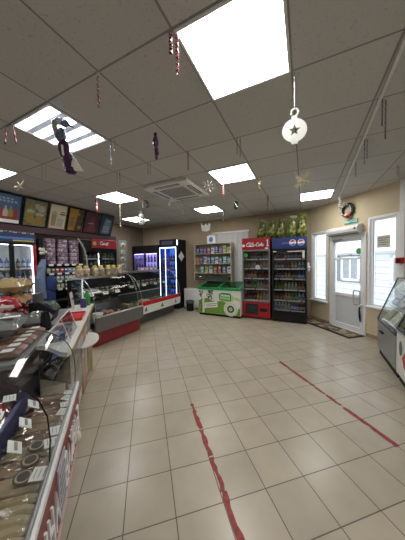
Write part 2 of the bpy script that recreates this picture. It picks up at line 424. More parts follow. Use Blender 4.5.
for k in range(4):
    a = k * PI / 2
    s = MB(BLACK).bb(-.24, .24, -.385, -.32, -.0375, -.034).m(ACW).bb(-.235, .235, -.365, -.352, -.043, -.037)
    s = s.build('outlet_slot', ac); s.rotation_euler = (0, 0, a)
cd = MB(mat('white_cable_trunking', (.72, .72, .70), .5)).bb(-.012, .012, -2.4, 2.1, -.02, -.001, .003)
o = tag(cd.build('cable_duct'), 'long thin white cable duct running along the ceiling toward the wreath', 'cable duct')
o.location = (2.09, 2.92, CEIL); o.rotation_euler = (0, 0, math.atan2(4.60 - 1.27, 3.0 - 1.27) - PI / 2)
o.location = (2.06, 2.90, CEIL)

# ------------------------------------------------------------------ hanging decorations
FRED = mat('red_foil', (.35, .02, .05), .25, .6, bump=.6, scale=60)
FSIL = mat('silver_foil', (.6, .6, .62), .2, .9, bump=.6, scale=60)
FGOLD = mat('gold_foil', (.55, .45, .15), .25, .8, bump=.5, scale=60)
FPUR = mat('dark_purple_foil', (.055, .012, .05), .3, .5, bump=.9, scale=70)
FBLUE = mat('grey_blue_foil', (.16, .18, .28), .25, .7, bump=.9, scale=70)
DTIN = mat('dim_tinsel', (.15, .13, .13), .4, .4)
MATW = mat('matt_white_card', (.72, .72, .68), .7, var=.03)
def twist(m, x, y, z0, z1, r, mats, turns=6):
    for k, mm in enumerate(mats):
        m.m(mm); n = 26
        m.tube([(x + r * math.cos(turns * 2 * PI * i / n + k * PI), y + r * math.sin(turns * 2 * PI * i / n + k * PI), z0 + (z1 - z0) * i / n) for i in range(n + 1)], r * .55, 5)
def hangat(name, label, cat, X, Y, build, group='hanging ceiling decorations'):
    m = MB(); build(m); o = tag(m.build(name), label, cat, group); o.location = (X, Y, CEIL); return o
def strand(X, Y, ln, label, mats=(FRED, FSIL), r=.006, two=0., string=0.):
    def b(m):
        if string: m.m(STRING); m.tube([(0, 0, 0), (0, 0, -string)], .0012, 4)
        twist(m, 0, 0, -string, -string - ln, r, mats)
        if two: twist(m, .035, .01, 0, -two, r, mats)
        m.m(STRING); m.tube([(-.004, 0, -.002), (.01, .002, -.001), (.04 if two else .012, .01, -.002)], .003, 4)
    return hangat('tinsel_strand', label, 'hanging decoration', X, Y, b)
strand(-.70, 1.51, .21, 'red and silver tinsel strand hanging at a grid crossing left of centre', string=.03)
strand(-.16, 1.27, .12, 'pair of red and white tinsel strands beside the largest panel light', two=.22, r=.008)
def candy(n, length, k=0):
    def b(m):
        m.m(DTIN); m.tube([(-.035, 0, -.06), (-.03, 0, -.02), (0, 0, -.003), (.03, 0, -.02), (.035, 0, -.06)], .003, 5)
        for s in (-1, 1):
            z = -.06; i = 0
            while z > -length:
                m.m((FRED, mat('pink_foil', (.50, .28, .28), .4, .3), BLACK)[i % 3]); m.tube([(s * (.035 + .003 * i), 0, z), (s * (.038 + .003 * i), 0, z - .02)], .0065, 6); z -= .02; i += 1
    return b
hangat('candy_ornament', 'pair of red and white striped candies by the left edge', 'hanging decoration', -1.78, 2.035, candy(0, .18))
def flake(m, cz, R, mm, n=6, th=.006, ln=None):
    m.m(STRING); m.tube([(0, 0, 0), (0, 0, cz + R)], .0012, 4); m.m(mm)
    for k in range(n):
        a = PI * k * 2 / n + .2; c, s = math.cos(a), math.sin(a)
        m.tube([(0, 0, cz), (R * c, R * s * .35, cz + R * s)], th, 5)
        for f in (.5, .75):
            for q in (-.6, .6):
                c2, s2 = math.cos(a + q), math.sin(a + q); l = R * .28
                m.tube([(R * f * c, R * f * s * .35, cz + R * f * s), (R * f * c + l * c2, (R * f * s + l * s2) * .35, cz + R * f * s + l * s2)], th * .8, 4)
hangat('snowflake_ornament', 'pale gold snowflake hanging before the menu boards at left', 'hanging decoration', -2.46, 2.93, lambda m: flake(m, -.24, .085, mat('pale_gold_glitter', (.5, .42, .3), .4, .3)))
strand(-2.06, 2.80, .19, 'pair of thin dim tinsel threads below the tube light', (DTIN,), .0035, two=.2)
strand(-.95, 2.30, .27, 'silver tinsel strands hanging off the far corner of the tube light', (FSIL, DTIN), .006, two=.14)
strand(-1.20, 3.08, .22, 'thin dim tinsel pair above the menu side panel light', (DTIN, FSIL), .005, two=.16)
strand(-.70, 2.86, .15, 'short dim tinsel pair just left of the air conditioner', (DTIN, FSIL), .005, two=.15)
strand(-.15, 2.57, .22, 'reddish dim tinsel strand above the air conditioner', (DTIN, FRED), .006)
strand(.39, 2.30, .18, 'dim silver tinsel loop above the panel light right of the cassette', (DTIN, FSIL), .005, two=.2)
# white bauble with a star cut out
def star_bauble(m):
    m.m(FSIL); m.tube([(0, 0, 0), (0, 0, -.02)], .004, 5); m.tube([(0, 0, -.02), (.002, 0, -.235)], .0025, 5)
    m.m(MATW); R = .082; cz = -.40; n = 40; th = .004
    out, inn = [], []
    for i in range(n):
        a = PI / 2 + 2 * PI * i / n; out.append((R * math.cos(a), cz + R * math.sin(a)))
        seg = (i / n * 10) % 1; k = int(i / n * 10); r0, r1 = (.043, .018) if k % 2 == 0 else (.018, .043)
        a0 = PI / 2 + PI / 5 * k; a1 = a0 + PI / 5
        inn.append((r0 * math.cos(a0) * (1 - seg) + r1 * math.cos(a1) * seg, cz + r0 * math.sin(a0) * (1 - seg) + r1 * math.sin(a1) * seg))
    V = [[m.bm.verts.new((x, y, z)) for x, z in L] for L in (out, inn) for y in (-th, th)]
    for i in range(n):
        j = (i + 1) % n
        m._f([V[0][i], V[0][j], V[2][j], V[2][i]]); m._f([V[1][i], V[1][j], V[3][j], V[3][i]])
        m._f([V[0][i], V[0][j], V[1][j], V[1][i]]); m._f([V[2][i], V[2][j], V[3][j], V[3][i]])
    m.bb(-.022, .022, -th, th, cz - R - .012, cz - R + .006)
    m.bb(-.018, .018, -th, th, cz + R - .006, cz + R + .02)
    pts = [(.016 + .002, cz + R + .015)]
    m.tube([(.003 + .024 * math.cos(a), 0, cz + R + .042 + .024 * math.sin(a)) for a in [-PI / 2 + .2 + i * (1.6 * PI) / 12 for i in range(13)]], .0075, 6)
o = hangat('star_bauble', 'flat white bauble with a star cut out, hanging at upper right', 'hanging decoration', .67, 1.54, star_bauble)
o.rotation_euler = (0, 0, -.25)
def foil_figure(m):
    m.m(STRING); m.tube([(0, 0, 0), (0, 0, -.06)], .002, 4)
    m.m(FSIL); m.tube([(-.01, 0, -.06), (-.03, 0, -.085), (-.028, 0, -.13), (-.005, 0, -.20), (.0, 0, -.24)], .02, 9, rr=[.01, .02, .022, .024, .01])
    m.ell((.01, 0, -.085), (.045, .03, .026), 9, 6, jit=.15)
    m.m(FBLUE); m.ell((.05, .0, -.10), (.035, .028, .03), 9, 6, jit=.15); m.ell((.02, 0, -.20), (.036, .03, .07), 10, 8, jit=.14)
    m.tube([(.07, 0, -.11), (.12, 0, -.135)], .008, 5, rr=[.012, .002])
    m.m(FPUR); m.ell((.035, 0, -.30), (.042, .034, .075), 11, 9, jit=.16); m.ell((.07, 0, -.40), (.05, .04, .075), 11, 9, jit=.18); m.ell((.085, 0, -.47), (.045, .04, .03), 9, 6, jit=.2)
    m.m(mat('white_feather', (.72, .70, .62), .6))
    for k in range(7): m.tube([(.085, -.01, -.36 - .01 * k), (.13, -.02, -.40 - .012 * k), (.165 + .004 * k, -.02, -.45 - .006 * k)], .008, 5, rr=[.006, .012, .003])
    m.tube([(.045, -.035, -.29), (.05, -.04, -.33), (.055, -.042, -.37)], .008, 5)
    m.tube([(-.01, 0, -.265), (-.045, 0, -.275)], .006, 5)
o = hangat('foil_figure', 'dark purple and silver foil figure dangling before the tube light', 'hanging decoration', -1.22, 1.87, foil_figure); o.scale = (1.12, 1.12, 1.08)
def purple_foil(m):
    m.m(STRING); m.tube([(0, 0, 0), (0, 0, -.10)], .0018, 4); m.m(FPUR)
    m.ell((0, 0, -.115), (.018, .014, .022), 8, 6, jit=.2); m.ell((0, 0, -.18), (.028, .02, .06), 9, 8, jit=.22); m.ell((.006, 0, -.27), (.024, .02, .05), 9, 8, jit=.22); m.ell((.004, 0, -.325), (.014, .012, .025), 8, 5, jit=.2)
    m.m(FSIL); m.tube([(-.02, -.018, -.19), (-.022, -.02, -.24)], .006, 5)
hangat('purple_foil_ornament', 'small dark purple foil ornament hanging left of the largest panel light', 'hanging decoration', -.42, 2.04, purple_foil)
hangat('snowflake_ornament', 'round white openwork snowflake ball beside the air conditioner', 'hanging decoration', .11, 3.14, lambda m: flake(m, -.215, .095, mat('frosty_plastic', (.42, .42, .40), .3), 8, .0035))
def cane(m):
    m.m(STRING); m.tube([(0, 0, 0), (0, 0, -.10)], .002, 4)
    for i in range(7):
        m.m((FPUR, CRIMSON, mat('pink_foil'))[(i * 2) % 3] if i != 3 else MATW); m.tube([(0, 0, -.10 - .032 * i), (0, 0, -.132 - .032 * i)], .02, 8)
    m.m(BLACK); m.ell((0, 0, -.09), (.022, .022, .02), 8, 6)
hangat('striped_ornament', 'dark red and white striped roll hanging in front of the maroon menu board', 'hanging decoration', -2.05, 4.18, cane)
strand(.37, 3.57, .22, 'red and white twisted strand near panel light right of the air conditioner', (CRIMSON, MATW), .010)
strand(.93, 3.39, .20, 'short gold tinsel cluster hanging below the largest light, mid ceiling', (FGOLD, FSIL), .016)
def burst(m):
    m.m(STRING); m.tube([(0, 0, 0), (0, 0, -.36)], .0015, 4); m.m(mat('pale_glitter', (.75, .70, .50), .4, .1))
    rnd = random.Random(4)
    for k in range(46):
        v = Vector((rnd.gauss(0, 1), rnd.gauss(0, 1), rnd.gauss(0, 1))).normalized() * rnd.uniform(.09, .14)
        m.tube([(0, 0, -.36), (v.x, v.y, -.36 + v.z)], .004, 4, rr=[.008, .004])
hangat('starburst_ornament', 'spiky pale gold starburst hanging above the blue topped fridge', 'hanging decoration', 1.22, 2.59, burst)
def leafy(m):
    m.m(STRING); m.tube([(0, 0, 0), (0, 0, -.12)], .0015, 4)
    m.m(mat('dark_green_felt', (.04, .08, .04), .7)); m.ell((0, 0, -.2), (.05, .025, .09), 10, 8, jit=.15); m.m(FSIL); m.tube([(-.03, -.02, -.15), (.02, -.028, -.25)], .012, 5)
hangat('green_ornament', 'dark green and silver ornament hanging right of the far panel light', 'hanging decoration', .69, 4.27, leafy)
def bird(m):
    m.m(STRING); m.tube([(0, 0, 0), (0, 0, -.42)], .0018, 4); m.m(mat('glossy_white_plastic', (.85, .85, .84), .3))
    m.prism([(-.11, -.36), (-.085, -.44), (-.03, -.47), (0, -.42), (.05, -.46), (.09, -.40), (.12, -.44), (.10, -.56), (.04, -.60), (-.08, -.59), (-.10, -.5)], -.012, .012, 'y')
    m.ell((0, 0, -.53), (.095, .035, .06), 12, 8)
hangat('bird_ornament', 'white bird shaped ornament hanging before the back wall shelf', 'hanging decoration', .09, 5.06, bird)
def snowman(m):
    m.m(STRING); m.tube([(0, 0, 0), (0, 0, -.20)], .0018, 4); m.m(MATW)
    m.ell((0, 0, -.26), (.055, .045, .055), 12, 8); m.ell((0, 0, -.39), (.075, .06, .08), 12, 8); m.m(DARK); m.bb(-.05, .05, -.04, .04, -.222, -.212); m.bb(-.03, .03, -.03, .03, -.215, -.17)
    m.ell((0, -.055, -.395), (.02, .012, .02), 8, 6)
hangat('snowman_ornament', 'white snowman shaped ornament hanging before the far dark fridges', 'hanging decoration', -1.35, 4.80, snowman)
strand(-1.78, 4.69, .52, 'long gold tinsel strand hanging beside the end of the menu boards', (FGOLD, FSIL), .011)
def feather(m):
    m.m(STRING); m.tube([(0, 0, 0), (0, 0, -.05)], .0015, 4); m.m(mat('grey_feather', (.10, .10, .10), .7))
    m.tube([(0, 0, -.05), (.05, 0, -.08), (.06, 0, -.16), (.03, 0, -.24)], .02, 7, rr=[.012, .035, .035, .008]); m.m(MATW); m.tube([(-.02, -.01, -.08), (-.03, -.01, -.2)], .014, 6)
hangat('feather_ornament', 'black and white curled feather ornament right of the menu side panel light', 'hanging decoration', -1.16, 4.36, feather)
strand(-.38, 4.28, .30, 'silver tube of tinsel hanging in front of the air conditioner', (FSIL, MATW), .016, string=.06)
strand(-.60, 4.05, .24, 'faint white tinsel strand hanging at the near edge of air conditioner', (FSIL, MATW), .008)
strand(1.51, 1.80, .22, 'pair of blue grey tinsel strands on the cable duct nearest the viewer', (FBLUE, DTIN), .005, two=.32)
strand(1.80, 2.37, .28, 'pair of blue grey tinsel strands midway along the cable duct', (FBLUE, FSIL), .005, two=.22)
strand(2.11, 2.93, .20, 'thin dim tinsel strand low along the cable duct', (DTIN, FSIL), .005)
strand(2.88, 4.45, .26, 'pale silver tinsel pendant hanging just before the wreath', (FSIL, MATW), .020)
strand(2.78, 3.05, .14, 'short dim tinsel bow near the ceiling at the right edge', (DTIN,), .005, two=.16)
strand(1.35, 4.35, .30, 'gold tinsel strand hanging in front of the chip bags', (FGOLD, DTIN), .012)
strand(.55, 5.35, .30, 'thin silver tinsel strand before the back wall beside red fridge', (FSIL, DTIN), .008)

# ------------------------------------------------------------------ fridges and bottles
def bottle_mesh(body, cap, lab, h=.24, r=.033, kind='bottle'):
    key = ('b', body.name, cap.name, lab.name, round(h, 3), round(r, 3), kind)
    if key in MATS: return MATS[key]
    m = MB(body)
    if kind == 'can':
        m.lathe([(r * .8, 0), (r, .012), (r, h - .014), (r * .85, h)], seg=10); m.m(cap).lathe([(r * .8, h), (r * .8, h + .003)], seg=10)
    else:
        m.lathe([(r * .9, 0), (r, .01), (r, h * .58), (r * .85, h * .68), (r * .38, h * .84), (r * .36, h * .93)], seg=10)
        m.m(cap).lathe([(r * .42, h * .93), (r * .42, h)], seg=10)
    m.m(lab).lathe([(r * 1.02, h * .2), (r * 1.02, h * .52)], seg=10)
    MATS[key] = m.mesh('bottle_shape'); return MATS[key]
def liq(name, c, rough=.12): return mat(name, c, rough, var=.1, coat=.5)
BC = {'brown': liq('cola_brown', (.05, .02, .012)), 'orange': liq('orange_drink', (.55, .20, .03)), 'green': liq('green_drink', (.06, .22, .05)), 'amber': liq('amber_drink', (.35, .17, .04)),
      'clear': liq('clear_drink', (.42, .47, .48)), 'blue': liq('blue_drink', (.03, .10, .40)), 'yellow': liq('yellow_drink', (.55, .45, .08)), 'red': liq('red_drink', (.40, .03, .03)),
      'white': liq('white_drink', (.65, .65, .62)), 'pale green': liq('pale_green_drink', (.35, .48, .25)), 'violet': liq('violet_drink', (.20, .08, .35)), 'peach': liq('peach_drink', (.60, .33, .18)), 'dark': liq('dark_drink', (.03, .03, .035))}
mat('green_cap', (.03, .25, .05), .4); mat('gold_cap', (.5, .35, .08), .4); mat('blue_label', (.08, .2, .55), .5)
CAPS = {'brown': mat('dark_red_cap', (.22, .02, .02), .4), 'orange': mat('orange_cap', (.45, .2, .03), .4), 'green': mat('dim_green_cap', (.03, .14, .04), .4), 'amber': mat('dim_gold_cap', (.32, .22, .06), .4), 'clear': mat('blue_cap', (.03, .08, .25), .4)}
LABM = {'brown': mat('dark_red_label', (.22, .02, .02), .5), 'green': mat('green_label', (.16, .28, .07), .5), 'amber': mat('cream_label', (.40, .31, .18), .5), 'clear': mat('dim_blue_label', (.08, .15, .32), .5), 'orange': mat('tan_label', (.45, .28, .12), .5), 'blue': mat('pale_label', (.5, .52, .55), .5)}
MUTE = mat('muted_label', (.30, .29, .27), .5)
def drink(F, x, y, z, col, h, r, kind, label, group):
    me = bottle_mesh(BC[col], CAPS.get(col, MUTE), LABM.get(col, MUTE), h, r, kind)
    o = inst('drink_can' if kind == 'can' else 'drink_bottle', me, label, 'can' if kind == 'can' else 'bottle', group)
    return F.put(o, x, y, z, random.uniform(0, 6))
def fridge(F, x0, x1, yf, depth, H, label, name='drinks_fridge', zb=.28, zt=1.80, shelves=(), body=BLACK, inner=None, header=None, low=None, ndoor=1, led=None, rows=None, desc='', glow=None, frame=None, gl=None, hdrw=None, tagstrip=True):
    o = empty(name, label, 'fridge'); cx = (x0 + x1) / 2; F.put(o, cx, yf); w = x1 - x0; hw = w / 2
    inner = inner or BLACK; frame = frame or BLACK; gl = gl or DGLASS
    m = MB(body)
    m.bb(-hw, -hw + .03, .045, depth, 0.02, H, .005).bb(hw - .03, hw, .045, depth, .02, H, .005).bb(-hw + .03, hw - .03, depth - .03, depth, .02, H)
    m.bb(-hw + .03, hw - .03, .045, depth - .03, zt, H).bb(-hw + .03, hw - .03, .045, depth - .03, .02, zb)
    m.build('cabinet', o)
    lin = MB(inner).bb(-hw + .031, hw - .031, depth - .04, depth - .031, zb, zt).bb(-hw + .031, -hw + .038, .06, depth - .04, zb, zt).bb(hw - .038, hw - .031, .06, depth - .04, zb, zt).bb(-hw + .038, hw - .038, .06, depth - .04, zt - .008, zt - .001).bb(-hw + .038, hw - .038, .06, depth - .04, zb + .001, zb + .008)
    lin.build('liner', o, 0)
    hd = MB(header or body).bb(-hw, hw, 0, .045, zt + .02, H, .006).build('header_panel', o)
    lo = MB(low or body).bb(-hw, hw, .01, .045, .06, zb - .01, .006).build('kick_panel', o)
    for sx in (-1, 1): MB(BLACK).lathe([(.02, 0), (.02, .025)], (sx * (hw - .05), .1, 0), 8).build('foot', o)
    dw = w / ndoor
    for k in range(ndoor):
        a = -hw + dw * k; b_ = a + dw; f = .035
        fr = MB(frame)
        for q in ((a + .002, a + f, zb, zt + .015), (b_ - f, b_ - .002, zb, zt + .015), (a + f, b_ - f, zb, zb + f), (a + f, b_ - f, zt + .015 - f, zt + .015)): fr.bb(q[0], q[1], 0, .04, q[2], q[3], .004)
        dr = fr.build('door', o)
        MB(gl).bb(a + f, b_ - f, .015, .021, zb + f, zt - f + .015).build('door_glass', dr, 0)
        hx = b_ - .018 if k == 0 and ndoor == 1 or k == 0 else a + .018
        MB(ALU if frame is not BLACK else DARK).tube([(hx, 0, 1.0), (hx, -.03, 1.01), (hx, -.03, 1.29), (hx, 0, 1.3)], .008, 6).build('door_handle', dr)
    if glow: MB(glow).bb(-hw + .045, hw - .045, depth - .046, depth - .0405, zb + .02, zt - .02).build('lit_back_panel', o, 0)
    if led:
        for sx in (-1, 1) if not glow else (): MB(led).bb(sx * (hw - .05) - .008, sx * (hw - .05) + .008, .05, .062, zb + .04, zt - .04).build('light_strip', o, 0)
        MB(led).bb(-hw + .06, hw - .06, .055, .075, zt - .03, zt - .012).build('light_strip', o, 0)
    SH = mat('shelf_wire_white', (.5, .5, .5), .4)
    for i, z in enumerate(shelves):
        s = MB(SH).bb(-hw + .04, hw - .04, .07, depth - .05, z - .012, z, .002)
        if tagstrip:
            s.m(PAPER).bb(-hw + .04, hw - .04, .062, .07, z - .022, z + .012)
            s.m(CRIMSON)
            k = int(w / .09)
            for j in range(k):
                if (j * 7 + i * 3) % 4 == 0: s.bb(-hw + .06 + j * .085, -hw + .10 + j * .085, .060, .062, z - .018, z + .008)
        s.build('shelf', o)
    levels = list(shelves)
    for i, z in enumerate(levels):
        if not rows or i >= len(rows): continue
        cols, n, h, r, kind = rows[i]
        for j in range(n):
            x = cx - hw + .085 + (w - .17) * j / max(1, n - 1)
            col = cols[int(j * len(cols) / n)]
            lab = '%s %s, %s from left on %s shelf from top of %s' % (col, 'can' if kind == 'can' else 'bottle', ORD[j], ORD[len(levels) - 1 - i], desc)
            drink(F, x, yf + .115 + random.uniform(0, .015), z + .0005, col, h * random.uniform(.95, 1.0), r, kind, lab, '%ss in %s' % ('can' if kind == 'can' else 'bottle', desc))
    return o

# cursive strokes for painted script
def script(m, strokes, x, z, sc, y, r, slant=.2):
    for st in strokes:
        m.tube([(x + (px + pz * slant) * sc, y, z + pz * sc) for px, pz in st], r, 6)
def arc(cx, cz, rx, rz, a0, a1, n=10): return [(cx + rx * math.cos(a0 + (a1 - a0) * i / n), cz + rz * math.sin(a0 + (a1 - a0) * i / n)) for i in range(n + 1)]
COLA = [arc(.5, .55, .42, .5, 1.0, 5.2, 14) + [(1.1, -.02), (1.9, .0), (2.5, .12)], arc(1.15, .32, .22, .3, 0, 2 * PI, 12), arc(1.75, .32, .22, .3, .8, 5.5, 10),
        arc(2.3, .32, .2, .28, .6, 5.7, 10), [(2.5, .6), (2.5, .1), (2.62, .02)], [(2.75, .38), (3.0, .38)],
        arc(3.55, .55, .42, .5, 1.0, 5.2, 14) + [(3.9, .2)], arc(4.2, .32, .22, .3, 0, 2 * PI, 12),
        [(4.55, .1), (4.8, .9), (4.72, 1.08), (4.6, .95), (4.6, .15), (4.75, .02)], arc(5.1, .32, .2, .28, .6, 5.7, 10), [(5.3, .6), (5.3, .1), (5.45, .04)], [(.4, 1.02), (.9, 1.2), (1.5, .95), (2.2, 1.12)]]
LOGOW = mat('logo_white', (.85, .85, .85), .4, var=.02)

co = fridge(FB, -1.67, -.95, 5.50, .66, 2.12, 'tall red-topped cola fridge with glass door beside the chest freezer', zb=.46, zt=1.80, shelves=(.50, .79, 1.07, 1.33, 1.57),
       header=mat('cola_red', (.34, .008, .014), .3, var=.05), low=mat('cola_red'), frame=mat('grey_door_frame', (.28, .28, .29), .35, .5), body=mat('dark_red_cabinet', (.12, .01, .012), .4), inner=mat('dim_grey_liner', (.14, .135, .13), .5), desc='red-topped fridge',
       rows=((('brown', 'brown', 'orange', 'peach'), 8, .23, .035, 'bottle'), (('dark', 'green', 'pale green', 'amber'), 8, .22, .034, 'bottle'), (('red', 'amber', 'brown', 'brown'), 8, .20, .034, 'bottle'),
             (('green', 'peach', 'amber', 'peach'), 8, .19, .033, 'bottle'), (('brown', 'red', 'dark', 'amber'), 8, .17, .031, 'bottle')))
m = MB(LOGOW); script(m, COLA, -.25, 1.90, .083, -.006, .0088)
o = m.build('script_logo', co); o['label'] = 'white flowing script logo'
m = MB(LOGOW).prism([(.275, 1.89), (.335, 1.89), (.335, 1.91), (.318, 1.91), (.318, 2.06), (.27, 2.05), (.27, 2.035), (.29, 2.035), (.29, 1.91), (.275, 1.91)], -.005, 0, 'y')
m.lathe([(.035, -.002), (.035, .002)], (-.315, -.002, 1.93), 16, Matrix.Rotation(PI / 2, 3, 'X'))
m.bb(.24, .32, -.004, 0, 1.825, 1.86)
m.build('header_marks', co)
m = MB(BLACK).bb(-.27, .05, .002, .011, .13, .40, .003)
for k in range(8): m.m(DARK).bb(-.255, .035, -.003, .002, .15 + .03 * k, .16 + .03 * k)
m.m(BLACK).bb(.10, .28, -.002, .011, .22, .30, .004)
m.build('vent_grille', co)
m = MB(mat('pale_round_sticker', (.6, .62, .62), .5)).lathe([(.06, -.002), (.06, .002)], (.05, .012, 1.36), 18, Matrix.Rotation(PI / 2, 3, 'X'))
m.m(mat('green_sticker')).lathe([(.055, -.002), (.055, .002)], (-.26, .012, 1.68), 18, Matrix.Rotation(PI / 2, 3, 'X'))
m.build('glass_stickers', co)

BLUEH = mat('blue_header', (.012, .03, .17), .3, var=.2, scale=5)
pe = fridge(FB, -.905, -.12, 5.48, .66, 2.08, 'tall black fridge with a blue header, nearest the entrance', zb=.25, zt=1.79, shelves=(.29, .54, .80, 1.07, 1.32, 1.56),
       header=BLUEH, inner=mat('dark_liner', (.05, .05, .055), .5), desc='blue-topped fridge',
       rows=((('clear', 'pale green', 'blue', 'dark'), 9, .21, .034, 'bottle'), (('brown', 'amber', 'green', 'clear'), 9, .21, .034, 'bottle'), (('green', 'yellow', 'pale green', 'amber'), 9, .20, .034, 'bottle'),
             (('dark', 'amber', 'dark', 'blue'), 9, .19, .032, 'bottle'), (('dark', 'brown', 'amber', 'clear'), 9, .18, .03, 'bottle'), (('brown', 'dark', 'violet', 'dark'), 9, .17, .03, 'bottle')))
m = MB()
for cx, r in ((.09, .075), (.27, .075)):
    M = Matrix.Rotation(PI / 2, 3, 'X')
    m.m(LOGOW).lathe([(r, -.003), (r, .003)], (cx, -.003, 1.945), 22, M)
    m.m(mat('globe_blue', (.08, .15, .5), .4)).prism([(cx - r * .85, 1.93), (cx - r * .3, 1.915), (cx + r * .3, 1.93), (cx + r * .85, 1.915), (cx + r * .6, 1.89), (cx, 1.874), (cx - r * .6, 1.89)], -.008, -.006, 'y')
    m.m(mat('globe_red', (.5, .05, .06), .4)).prism([(cx - r * .8, 1.96), (cx - r * .2, 1.955), (cx + r * .4, 1.968), (cx + r * .8, 1.96), (cx + r * .5, 2.0), (cx, 2.016), (cx - r * .5, 2.0)], -.008, -.006, 'y')
m.m(mat('pale_blue_print', (.2, .3, .65), .4))
for k in range(5): m.bb(-.15 + k * .035, -.13 + k * .035, -.003, 0, 1.93, 1.95 + .01 * (k % 2))
m.build('round_emblems', pe)
m = MB(PAPER).bb(-.36, -.28, .008, .014, 1.735, 1.76).bb(-.03, .34, .012, .0145, 1.73, 1.75).bb(.30, .345, .010, .0145, 1.58, 1.75); m.build('paper_strips', pe, 0)
o = FB.put(tag(MB(mat('white_ribbon', (.8, .8, .82), .5, bump=.5)).ell((0, 0, 0), (.03, .02, .05), 8, 6, jit=.3).ell((.015, 0, -.07), (.035, .02, .04), 8, 6, jit=.3).ell((.01, .0, -.13), (.02, .015, .035), 8, 6, jit=.3).build('ribbon_bow'), 'white ribbon bow hanging on the right side of the blue-topped fridge', 'bow'), -.093, 5.56, 1.42)

# big crisp bags standing on the two tall fridges
CHIP = print_mat('green_gold_crisp_bag', [(.07, .13, .02), (.28, .27, .07), (.05, .11, .02), (.14, .20, .04), (.32, .20, .05), (.03, .07, .015)], 22, .25)
CHIPA = mat('crisp_bag_top', (.16, .20, .05), .25, bump=.3)
bagm = []
for k in range(2):
    m = MB(CHIP); M = Matrix.Rotation(PI / 2, 3, 'X')
    m.pillow((0, 0, .25), (.27, .50, .17), M, 11, .12); m.m(CHIPA).prism([(-.125, .47), (.125, .47), (.15, .54), (-.14, .545)], -.004, .004, 'y')
    m.m(mat('crisp_bag_label', (.30, .30, .10), .35)).ell((0, -.065, .24), (.07, .025, .06), 12, 8)
    for v in m.bm.verts:
        f = max(0, min(1, (v.co.z - .12) / .42)); v.co.x *= 1.08 - .50 * f * (1 - .25 * (f > .9)); v.co.y *= 1.15 - .4 * f
    bagm.append(m.mesh('crisp_bag_shape'))
for i, (n, z, lab, tl) in enumerate(((-1.84, 2.12, 'leftmost', .3), (-1.53, 2.12, 'second from left', .22), (-1.13, 2.12, 'middle', .16), (-.72, 2.08, 'second from right', .1), (-.33, 2.08, 'rightmost', .05))):
    n = (-1.24, -.99, -.76, -.49, -.25)[i]; z = 2.122 if i < 2 else 2.082
    o = inst('crisp_bag', bagm[i % 2], 'large green crisp bag, %s of five standing on the tall fridges' % lab, 'crisp bag', 'crisp bags on the tall fridges')
    o.scale = (.86, .9, (.92, .9, 1.0, 1.02, 1.1)[i]); FB.put(o, n, 5.80 - .04 * (i % 2), z, rz=(-.25, .2, -.25, .15, -.2)[i], ry=(.16, .13, .12, .10, .06)[i])

# blue fridge with lit door frame
LEDW = emission('cold_led', (.75, .85, 1), 2.4)
bf = fridge(FB, -4.54, -3.86, 5.63, .58, 2.28, 'tall fridge with a glowing white door frame and blue bottles', zb=.30, zt=2.02, shelves=(.36, .66, .96, 1.26, 1.56), led=emission('blue_led', (.12, .30, 1), 9.0),
       inner=mat('blue_liner', (.10, .24, .75), .5), desc='blue-lit fridge', glow=emission('blue_back_light', (.035, .12, .60), 1.0), tagstrip=False,
       rows=((('blue',), 6, .25, .038, 'bottle'), (('blue', 'violet', 'blue'), 6, .25, .038, 'bottle'), (('blue',), 6, .25, .038, 'bottle'), (('violet', 'blue'), 6, .25, .038, 'bottle'), (('blue', 'violet', 'blue'), 6, .24, .038, 'bottle')))
m = MB(LEDW)
for q in ((-.33, -.312, .32, 2.02), (.312, .33, .32, 2.02), (-.312, .312, 2.0, 2.02), (-.312, .312, .32, .335), (-.10, -.085, .335, 2.0)): m.bb(q[0], q[1], -.012, -.001, q[2], q[3])
m.build('glowing_frame', bf, 0)['label'] = 'glowing white strip frame'
MB(mat('dim_blue_print', (.05, .05, .12), .4)).bb(-.25, .2, -.003, 0, 2.10, 2.22).build('header_print', bf)
m = MB(LEDW).bb(.342, .352, .02, .06, 2.08, 2.25); m.build('corner_lamp', bf, 0)
o = MB(PAPER).box((0, 0, 0), (.004, .24, .24), 0, (PI / 4, 0, 0)).build('paper_diamond', bf, 0); o.location = (.343, .28, 1.72)
pf = fridge(FB, -5.74, -4.60, 5.60, .60, 2.12, 'wide dark two-door fridge glowing violet in the far left corner', zb=.30, zt=1.86, shelves=(.36, .66, .96, 1.26, 1.56), ndoor=2, led=emission('violet_led', (.55, .42, 1), 11.0),
       inner=mat('violet_liner', (.62, .56, .85), .5), desc='violet-lit fridge', glow=emission('violet_back_light', (.42, .34, .95), 1.0), tagstrip=False,
       rows=((('clear', 'white'), 6, .24, .04, 'bottle'), (('violet', 'white'), 6, .24, .04, 'bottle'), (('white', 'violet', 'clear'), 8, .24, .04, 'bottle'), (('violet', 'clear', 'white'), 8, .24, .04, 'bottle'), (('white', 'violet'), 8, .24, .04, 'bottle')))

# ------------------------------------------------------------------ back wall: blind, shelf, freezer, cabinet, bin
BLND = mat('pale_blind', (.66, .66, .68), .6, var=.03)
m = MB(BLND)
for k in range(7): m.bb(-1.0 + k * .166, -1.0 + k * .166 + .162, -.012, -.002, .9, 2.40, .004)
m = m.build('slats'); bd = FB.put(empty('window_blind', 'white vertical blind on the back wall behind the wall shelf', 'blind'), -1.85, Kt - .001); m.parent = bd
MB(PVC).bb(-1.02, .18, -.04, 0, 2.40, 2.45, .006).build('head_rail', bd)

